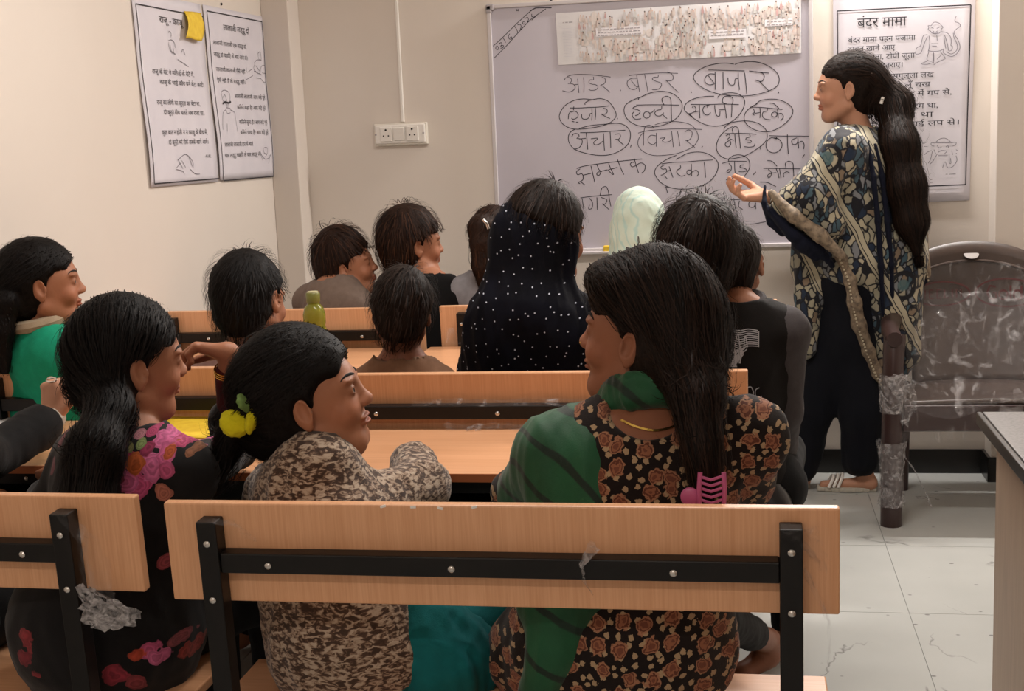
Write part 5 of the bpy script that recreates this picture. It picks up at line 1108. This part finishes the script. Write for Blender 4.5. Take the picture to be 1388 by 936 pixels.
s.body(r, fineh=.003, base=.010, detail=True, hand_fn={1: mouth_hand})
def ex(F): F.frame(); F.cap(s.neck+np.array([0, .0, -.25]), np.array([-1.09, 1.98, .58]), .13, .17, .05)
shirt(s, 'rose', r, e=.014, seed=32, upto=.28, fl=.012, extra=ex, name='dress', amp=.006); trousers(s, 'blackcloth', r)
F = Field(); F.frame(); d = unit(s.wr[1]-s.el[1]); F.cap(s.el[1]+d*.02, s.wr[1]-d*.048, .034, .029, .005); garment('cuff', F, 'maroon', r, .005, 3, .002, .03)
for k, dd in enumerate((.036, .041, .046)):
    T = Vector(d).to_track_quat('Z', 'Y').to_matrix(); c0 = s.wr[1]-d*dd-base_of(r); b = BM(); b.tube([tuple(np.array(c0)+np.array(T@Vector((math.cos(a)*.029, math.sin(a)*.027, 0)))) for a in np.linspace(0, 2*math.pi, 24, endpoint=False)], .0016, 6, closed=True); b.done('bangle', M['gold'], r, True)
ch = [s.h+s.R@np.array([0, -.05, -.03]), atY(150, 555, 1.97), atY(132, 605, 1.90), atY(122, 670, 1.87), atY(114, 730, 1.88)]
F = Field(); hair_cap(F, s, .007, 1, vol=.012); ponytail(F, ch, [.046, .036, .040, .040, .026], .03)
hair_obj(F, 'hair', r, 2600, 16, .012, .0008, flow_to(ch[1], ch, .06), .0055, 32, fly=.12, curl=.09)

# girl in animal print
h = atY(421, 543, 2.03); r = person('smiling girl in brown animal print top looking up to the right', float(h[0]), 2.0)
s = Person(h, -80, 15, 0, .95, sw=.155, face=-48, skin='skin_b', neck=atY(410, 640, 2.02), pel=[atY(470, 800, 1.97)[0], 1.98, .575], el=(atY(345, 740, 2.10), atY(570, 662, 2.14)), wr=(atY(430, 680, 2.34), atY(560, 630, 2.36)))
s.body(r, fineh=.0022, base=.010, smile=1)
def ex(F):
    F.frame(); F.cap(s.neck+np.array([.03, .0, -.2]), s.pel+np.array([0, -.01, -.02]), .12, .135, .05); F.cap(s.sh[1], s.el[1], .060, .050, .03); F.cap(s.neck+np.array([0, 0, -.04]), s.sh[1], .050, .056, .03)
shirt(s, 'leopard', r, e=.014, seed=33, upto=.95, fl=.016, extra=ex, name='top', amp=.006, wl=.08)
trousers(s, 'teal', r)
F = Field(); F.frame(); F.chain([atY(585, 845, 1.95), atY(600, 885, 1.96), atY(640, 890, 2.02)], [.055, .075, .06], .04); F.chain([atY(590, 900, 1.96), atY(600, 930, 1.97)], [.07, .07], .04); F.cap(atY(570, 835, 1.97), atY(610, 925, 1.99), .05, .06, .04)
garment('draped_cloth', F, 'teal', r, .008, 7, .009, .07, (1, 1, .5))
ch = [s.h+s.R@np.array([0, -.09, -.03]), atY(338, 562, 2.03), atY(318, 590, 2.03), atY(300, 632, 2.02)]
F = Field(); hair_cap(F, s, .012, 1, vol=.022, fringe=.066); F.frame(s.h, s.R, s.hs); F.ell((0, -.045, .045), (.082, .085, .085), .02); F.ell((0, -.06, -.05), (.05, .045, .055), .02); ponytail(F, ch, [.045, .022, .026, .014])
hair_obj(F, 'hair', r, 3200, 16, .011, .0007, flow_to(ch[1], ch, .035), .0048, 33, fly=.18, curl=.08, amp=.0016)
for (x, y, rx, ry, mt, nm) in ((318, 573, .027, .025, 'scrunchie', 'scrunchie'), (343, 567, .011, .028, 'scrunchie', 'scrunchie'), (331, 545, .009, .018, 'greenband', 'hair_band')):
    F = Field(); F.frame(atY(x, y, 1.955 if nm == 'scrunchie' else 1.94), rotm(0, 0, 18 if nm == 'scrunchie' else -25)); F.ell((0, 0, 0), (rx, .022, ry), .004); garment(nm, F, mt, r, .004, 9, .003, .02, (1, 1, 1))
# a thin earring and lip gloss of teeth in the smile
b = BM(); q = s.h+s.R@(np.array([0, .079, -.0575])*s.hs)-base_of(r); b.sphere(tuple(q), .010, 10, (.5, 1.3, .35)); b.done('teeth', M['teeth'], r, True)

# girl with the green scarf
h = atY(871, 456, 2.02); r = person('girl in brown floral dress and green scarf, laughing in left profile', float(h[0]), 2.0)
s = Person(h, 77, 9, 0, .96, sw=.175, face=4, skin='skin_a', neck=atY(886, 562, 1.99), pel=[atY(848, 800, 1.95)[0], 1.96, .575], el=(atY(700, 668, 2.12), atY(1003, 650, 2.06)), wr=(atY(730, 640, 2.34), atY(960, 630, 2.30)))
s.sh[1] = s.sh[1]+np.array([.004, 0, .025])
s.kn[1] = s.hip[1]+np.array([-.02, .26, 0]); s.an[1] = atZ(1040, 868, .10)
def exf(F):
    F.frame(); F.cap(s.an[1], atZ(1038, 885, .06), .030, .031, .02); F.cap(atZ(1040, 888, .055), atZ(1005, 912, .035), .032, .022, .02); F.cap(atZ(1005, 912, .035), atZ(985, 915, .03), .022, .014, .02)
_lg = s.legs
s.legs = lambda F, e=0, feet=True, k=.03: (_lg(F, e, feet, k, (0,)), F.cap(s.hip[1], s.kn[1], .066+e, .045+e, k), F.cap(s.kn[1], s.an[1] if feet else s.an[1]+(s.kn[1]-s.an[1])*.18, .045+e, .030+e, .015))
s.body(r, fineh=.0022, base=.009, smile=1.2, extra=exf)
def ex(F):
    F.frame(); F.cap(s.neck+np.array([0, .0, -.22]), s.pel+np.array([0, -.01, 0]), .125, .14, .05); F.cap(s.pel+np.array([-.10, 0, -.02]), s.pel+np.array([-.155, .03, -.04]), .10, .085, .04); F.cap(s.pel+np.array([-.06, -.0, .0]), s.pel+np.array([.03, -.0, -.0]), .125, k=.05); F.cap(s.sh[1], s.el[1], .052, .055, .03)
def cut(F): F.frame(s.neck, rotm(4)); F.ell((-.01, -.06, .035), (.065, .06, .055), .008, sub=True)
shirt(s, 'brown_floral', r, e=.014, seed=34, upto=.8, fl=.014, extra=ex, cut=cut, name='dress', amp=.0055, wl=.09)
trousers(s, 'charcoal', r, seed=4)
# green scarf: loop round the neck, shoulder drape, tail
F = Field(); F.frame()
lp = [s.neck+rotm(4)@np.array([math.sin(a)*.066, -math.cos(a)*.062+.012, .034+.010*math.cos(a*2)]) for a in np.linspace(0, 2*math.pi, 13)]
F.chain(lp, [.021]*13, .012); F.chain([q+np.array([0, 0, .022]) for q in lp], [.017]*13, .01)
garment('scarf', F, 'green', r, .005, 12, .004, .05, (1, 1, .8))
F = Field(); F.frame(); e = .02
F.cap(s.neck+np.array([-.035, .0, .0]), s.sh[0]+np.array([.0, .0, .0]), .052, .068, .03); F.cap(s.sh[0]+np.array([-.01, -.01, 0]), s.el[0]+np.array([.03, -.03, .01]), .066, .060, .04)
F.cap(s.sh[0]+np.array([.075, -.035, -.02]), s.pel+np.array([-.045, -.095, .13]), .058, .045, .04); F.cap(s.sh[0]+np.array([.0, -.04, -.06]), s.pel+np.array([-.11, -.085, .10]), .055, .06, .04)
F.chain([s.pel+np.array([-.08, -.10, .12]), s.pel+np.array([-.10, -.115, .03]), s.pel+np.array([-.13, -.115, -.05])], [.055, .04, .036], .03)
F.cap(s.neck+np.array([-.095, -.050, -.065]), s.neck+np.array([-.105, -.072, -.30]), .060, .062, .03)
garment('scarf_drape', F, 'green', r, .007, 13, .006, .11, (1.3, 1, .18))
ch = [s.h+s.R@np.array([0, -.06, .0]), atY(922, 480, 1.96), atY(942, 530, 1.90), atY(949, 580, 1.86), atY(954, 622, 1.85), atY(956, 655, 1.85)]
F = Field(); hair_cap(F, s, .010, 1, vol=.034, fringe=.056); F.frame(s.h, s.R, s.hs); F.ell((0, .035, .085), (.075, .075, .045), .02); F.ell((0, -.068, .01), (.080, .055, .088), .03); F.ell((-.105, .030, -.030), (.045, .052, .055), .01, sub=True)
ponytail(F, ch, [.070, .054, .036, .024, .018, .008], .03); F.frame(); F.cap(atY(925, 430, 1.98), atY(955, 510, 1.93), .052, .026, .04)
hair_obj(F, 'hair_b', r, 4200, 20, .0115, .0007, flow_to(atY(940, 520, 1.92), ch, .05), .0048, 34, fly=.22, curl=.12, off=(0, .004), amp=.002)
b = BM(); q = s.h+s.R@(np.array([-.0105, .1015, -.027])*s.hs)-base_of(r); b.sphere(tuple(q), .0024, 8); b.done('nose_stud', M['gold'], r, True)
b = BM(); q = s.h+s.R@(np.array([-.002, .079, -.0575])*s.hs)-base_of(r); b.sphere(tuple(q), .0105, 10, (.5, 1.3, .35)); b.done('teeth', M['teeth'], r, True)
sbvh = [c for c in r.children if c.name.startswith(('body', 'dress'))]
print_on(sbvh, [[(842, 570), (862, 579), (885, 584), (905, 581), (925, 572), (935, 562)]], .0035, 'gold', 'necklace', r, .003)
# pink claw clip lying against her back
c0 = atY(962, 662, 1.80); t = thing('hair_claw', 'pink hair claw hanging at the back of the green scarf girl', 'hair clip', tuple(c0))
for k in range(6): b = BM(); b.tube([(-.014, 0, .018-.0085*k), (.002, -.004, .014-.0085*k), (.020, 0, .019-.0085*k)], .0024, 6); b.done('claw_tooth', M['pinkclip'], t, True)
b = BM(); b.tube([(.020, 0, .024), (.021, -.003, 0), (.019, 0, -.028)], .0034, 8); b.tube([(-.013, 0, .024), (-.015, -.003, 0), (-.015, 0, -.028)], .0034, 8); b.done('claw_frame', M['pinkclip'], t, True)
b = BM(); b.sphere((-.028, .0, -.012), .014, 14, (1, .3, 1)); b.done('claw_flower', M['pinkclip'], t, True)
# ------------------------------------------------------------------ the teacher
def kurta_mat():
    t = NT('patchwork print'); 
    v = t.map(rot=(0, RAD(28), 0)); wv_ = t.mix(.06, t.map((1.25, 1, .8), rot=(.2, .4, 0)), t.noise(14, out=1)); cell = t.vor(36, wv_, out='Color'); edge = t.vor(36, wv_, feature='DISTANCE_TO_EDGE')
    sep = t.n.new('ShaderNodeSeparateColor'); t.link(cell, sep.inputs[0])
    c = t.ramp(sep.outputs[0], [(0, '#8f8a78'), (.18, '#a9a089'), (.36, '#75777a'), (.5, '#1d2a3e'), (.62, '#9a947f'), (.76, '#3f5560'), (.85, '#7b6a58'), (.93, '#15151b')], True)
    c = t.mix(t.ramp(edge, [(.05, 1), (.13, 0)]), c, '#14141c')
    big = t.vor(5.2, t.map(loc=(3, 1, 2)), out='Distance'); ring = t.ramp(t.math('ABSOLUTE', t.math('SUBTRACT', big, .25)), [(.03, 1), (.05, 0)]); c = t.mix(ring, c, '#16161c')
    disc_ = t.ramp(big, [(.13, 1), (.15, 0)]); c = t.mix(t.math('MULTIPLY', disc_, .9), c, '#4b6468')
    sx = t.n.new('ShaderNodeSeparateXYZ'); t.link(v, sx.inputs[0]); wv = t.math('ADD', sx.outputs[0], t.math('MULTIPLY', t.noise(6), .05)); fr = t.math('FRACT', t.math('MULTIPLY', wv, 5.2))
    band = t.ramp(fr, [(0, 0), (.70, 0), (.71, 1), (.88, 1), (.89, 0)], False); bc = t.ramp(fr, [(0, '#101018'), (.72, '#a39b86'), (.76, '#15151d'), (.775, '#a8a08a'), (.865, '#15151d')], True)
    c = t.mix(band, c, bc)
    t.color(c).set(rough=.75, sheen=.15, spec=.25).bump(t.noise(300), .2, .002); return t.m
M['kurta'] = kurta_mat()
t = NT('taupe border'); t.color(t.ramp(t.noise(60, detail=4), [(.35, '#5c4f42'), (.6, '#8a7964')])).set(rough=.7); M['border'] = t.m
M['navytrim'] = cloth('navy lace trim', '#0e1224'); M['pearl'] = plain('bead trim', '#b3a78f', .35)
TY = 4.84
h = atY(1146, 121, TY); r = person('teacher in patterned tunic and navy trousers pointing at the whiteboard', float(atY(1135, 400, TY)[0]), TY)
neck = atY(1165, 180, TY); wri = atY(1040, 266, 4.66)
hipx = atY(1160, 350, TY)[0]
ankL, ankR = atZ(1168, 650, .07), atZ(1078, 648, .07)
def th(F, wr): fingers(F, wr, [-1.0, -.02, .06], [.05, -.25, 1.0], 1.12, 34, 3, .004, thumb=1, pinch=True)
s = Person(h, 92, 1, 0, 1.04, sw=.185, face=62, skin='skin_c', neck=neck, pel=[hipx, TY, .86], el=(atY(1108, 292, 4.66), atY(1222, 292, 4.92)), wr=(wri, atY(1240, 372, 4.90)),
           knees=([np.array([atY(1165, 500, TY)[0], TY-.03, .46]), np.array([atY(1115, 500, TY)[0], TY+.03, .46])], [np.array([atY(1172, 640, 4.86)[0], 4.85, .075]), np.array([atY(1082, 640, 4.9)[0], 4.89, .075])]))
s.hip = [s.pel+s.rd*sx*.045+np.array([0, 0, -.04]) for sx in (-1, 1)]
s.fl = .15; s.hip = [s.hip[0], s.hip[1]]; s.fd = np.array([-1.0, .05, 0.0])
s.body(r, fineh=.0028, base=.011, detail=True, hand_fn={0: th})
s.fd = rotm(62)[:, 1]
# tunic
Fk = Field(); s.torso(Fk, .022); Fk.frame(); X = lambda x, y, Y=TY: atY(x, y, Y)
Fk.cap(X(1162, 230), X(1165, 330), .145, .165, .05); Fk.cap(X(1190, 230, TY+.02), X(1212, 350, TY+.02), .10, .12, .05)
Fk.cap(s.neck+np.array([-.03, -.02, -.03]), s.sh[0], .07, .075, .04)
# left sleeve (bell)
Fk.cap(s.sh[0], X(1100, 262, 4.66), .075, .082, .04); Fk.cap(X(1105, 268, 4.66), X(1062, 280, 4.66), .080, .066, .03); Fk.cap(X(1120, 300, 4.68), X(1075, 300, 4.67), .07, .06, .03)
# front and back panels
Fk.cap(X(1105, 330, TY-.02), X(1092, 470, TY-.04), .060, .046, .04); Fk.cap(X(1120, 320, TY), X(1100, 400, TY-.03), .07, .06, .04)
for (a, b_, ra, rb) in (((1190, 340), (1200, 420), .125, .095), ((1200, 420), (1205, 500), .10, .06), ((1205, 500), (1203, 540), .06, .03), ((1215, 330), (1232, 480), .10, .05)): Fk.cap(X(*a, TY-.02), X(*b_, TY-.02), ra, rb, .04)
Fk.cap(X(1095, 290, TY), X(1095, 360, TY), .06, .06, .04)
Fk.frame(s.neck+np.array([.0, 0, .0]), rotm(62)); Fk.ell((0, .0, .06), (.085, .082, .07), .008, sub=True)
Fk.frame(); Fk.ell(wri+np.array([.005, 0, .0])-np.array([0, 0, 0]), (.05, .045, .03), .01, sub=True)
garment('tunic', Fk, 'kurta', r, .0085, 41, .008, .12, (1, 1, .22))
# right arm sleeve (far side), hanging
F = Field(); F.frame(); F.cap(s.sh[1], X(1225, 290, 4.9), .07, .06, .03); F.cap(X(1225, 290, 4.9), X(1240, 375, 4.88), .058, .05, .03); garment('far_sleeve', F, 'navytrim', r, .009, 42, .006, .1)
F = Field(); F.frame(); F.cap(X(1245, 260, 4.86), X(1256, 372, 4.84), .020, .018, .02); F.cap(X(1238, 210, 4.88), X(1247, 300, 4.86), .03, .022, .02); garment('sleeve_border', F, 'border', r, .007, 43, .003, .06)
# cuff trim
rim = []
b = BM(); o = base_of(r)
F = Field(); F.frame(); F.chain([X(1037, 252, 4.64), X(1036, 275, 4.62), X(1044, 302, 4.63), X(1060, 318, 4.64)], [.008, .011, .012, .010], .01); F.chain([X(1044, 285, 4.60), X(1075, 318, 4.60), X(1110, 334, 4.64), X(1128, 360, 4.68)], [.014, .020, .020, .012], .02); F.chain([X(1060, 300, 4.62), X(1085, 330, 4.63), X(1105, 350, 4.66)], [.018, .024, .014], .02)
garment('cuff_trim', F, 'navytrim', r, .0065, 44, .004, .05)
F = Field(); F.frame(); F.chain([X(1046, 262, 4.595), X(1075, 292, 4.575), X(1110, 318, 4.585), X(1140, 345, 4.62)], [.016, .022, .024, .018], .02); garment('cuff_border', F, 'border', r, .006, 45, .003, .04)
# border with beads down the back panel
cp = [(1122, 330, 4.70), (1136, 350, 4.68), (1148, 380, 4.68), (1153, 410, 4.69), (1160, 440, 4.71), (1172, 475, 4.74), (1184, 505, 4.76), (1196, 528, 4.77)]
F = Field(); F.frame(); F.chain([X(*q)+np.array([.012, 0, 0]) for q in cp], [.016, .018, .020, .024, .024, .022, .02, .012], .02); garment('panel_border', F, 'border', r, .006, 46, .003, .05)
P = smooth_line([X(*q)+np.array([-.004, -.020, 0]) for q in cp], 6) if False else None
def beads(pts, n, rad=.0042):
    pts = [np.array(p) for p in pts]; L_ = np.cumsum([0]+[np.linalg.norm(b_-a) for a, b_ in zip(pts[:-1], pts[1:])]); b = BM()
    for d in np.linspace(0, L_[-1], n):
        i = min(np.searchsorted(L_, d, side='right')-1, len(pts)-2); f = (d-L_[i])/(L_[i+1]-L_[i]); q = pts[i]*(1-f)+pts[i+1]*f-o; b.sphere(tuple(q), rad, 6)
    x = b.done('bead_trim', M['pearl'], r, True); x['kind'] = 'stuff'
beads([X(*q)+np.array([.004, -.024, 0]) for q in cp], 46); beads([X(1240, 290, 4.83), X(1250, 340, 4.82), X(1258, 380, 4.82)], 20)
# trousers
F = Field(); F.frame(); hp = s.pel+np.array([-.0, 0, -.02]); F.cap(hp+np.array([-.05, 0, 0]), hp+np.array([.04, 0, 0]), .125, k=.05)
F.cap(X(1150, 350, TY-.01), X(1152, 450, TY-.02), .12, .10, .05); F.cap(X(1160, 430, TY-.02), X(1168, 560, TY-.02), .085, .078, .05); F.cap(X(1168, 560, TY-.02), X(1166, 622, TY+.0), .078, .070, .03)
F.cap(X(1135, 430, TY+.02), X(1098, 560, TY+.03), .095, .082, .04); F.cap(X(1098, 560, TY+.03), X(1086, 632, TY+.03), .080, .062, .03); F.cap(X(1092, 600, TY+.03), X(1080, 634, TY+.03), .07, .06, .02)
garment('trousers', F, 'navy', r, .0085, 47, .008, .13, (1, 1, .15))
# sandals
for (a0, a1, yy) in ((1186, 1108, 4.86), (1098, 1048, 4.90)):
    hl, toe = atZ(a0, 662, .006), atZ(a1, 660, .006); hl[1] = toe[1] = yy; b = BM(); n = 9; rings = []
    pts = [hl*(1-u)+toe*u-o for u in np.linspace(0, 1, n)]
    b = BM()
    for i, p in enumerate(pts[:-1]):
        u = i/(n-2); wdt = .055+.03*math.sin(math.pi*min(u*1.1, 1)); b.box(((p[0]+pts[i+1][0])/2, p[1], .012), (abs(pts[i+1][0]-p[0])*1.25, wdt, .016), bev=.004)
    b.done('sandal_sole', M['white_cuff'], r, True)
    for u in (.66, .74, .82) if a0 > 1150 else (.7,):
        c0 = hl*(1-u)+toe*u-o; b = BM(); b.tube([tuple(c0+np.array([.02*math.sin(a), .034*math.cos(a), .016+(.045-.03*(u-.6))*math.sin(a)])) for a in np.linspace(0, math.pi, 9)], .006, 6); b.done('sandal_strap', M['white_pl'], r, True)
# hair: smooth cap, long pony tail down the back
ch = [s.h+s.R@np.array([0, -.095, .035]), X(1209, 135), X(1217, 190, 4.77), X(1226, 245, 4.73), X(1234, 290, 4.71), X(1241, 330, 4.71)]
F = Field(); hair_cap(F, s, .004, 1, vol=.012, fringe=.062); ponytail(F, ch, [.036, .048, .058, .060, .050, .020], .05)
hair_obj(F, 'hair_b', r, 3600, 22, .016, .0009, flow_to(ch[0], ch, .085), .0065, 51, fly=.10, curl=.05, amp=.0025, grooves=.03)
F = Field(); F.frame(); F.chain([X(1228, 200, 4.74), X(1236, 280, 4.71), X(1240, 340, 4.71)], [.04, .045, .02], .02)
b = BM(); b.sphere(tuple(X(1182, 99, 4.77)-o), .0035, 8); b.done('hair_pin', M['silver'], r, True)
b = BM(); b.tube([tuple(X(1197, 136, 4.78)-o+np.array([.0, .0, .012])), tuple(X(1194, 136, 4.78)-o+np.array([0, 0, -.012]))], .006, 8); b.done('hair_tie', M['white_pl'], r, True)
b = BM(); c0 = wri-o+np.array([.012, 0, 0]); b.tube([tuple(c0+np.array([0, math.cos(a)*.028, math.sin(a)*.026])) for a in np.linspace(0, 2*math.pi, 20, endpoint=False)], .0028, 6, closed=True); b.done('bangle', M['silver'], r, True)
b = BM(); c0 = wri-o+np.array([-.10, -.03, .035]); b.sphere(tuple(c0), .006, 8); b.done('ring', M['gold'], r, True)
# dark stripes down the back of the tunic beside the hair
for (pts, mt, nm) in (([(1186, 196, 4.72), (1196, 240, 4.70), (1203, 300, 4.69), (1208, 360, 4.70), (1210, 430, 4.74)], 'navytrim', 'back_band'), ([(1176, 192, 4.70), (1184, 240, 4.68), (1190, 300, 4.67), (1194, 360, 4.68), (1197, 430, 4.72)], 'navytrim', 'back_band')):
    F = Field(); F.frame(); F.chain([X(*q) for q in pts], [.008, .011, .011, .011, .008], .01); garment(nm, F, mt, r, .006, 61, .002, .05)
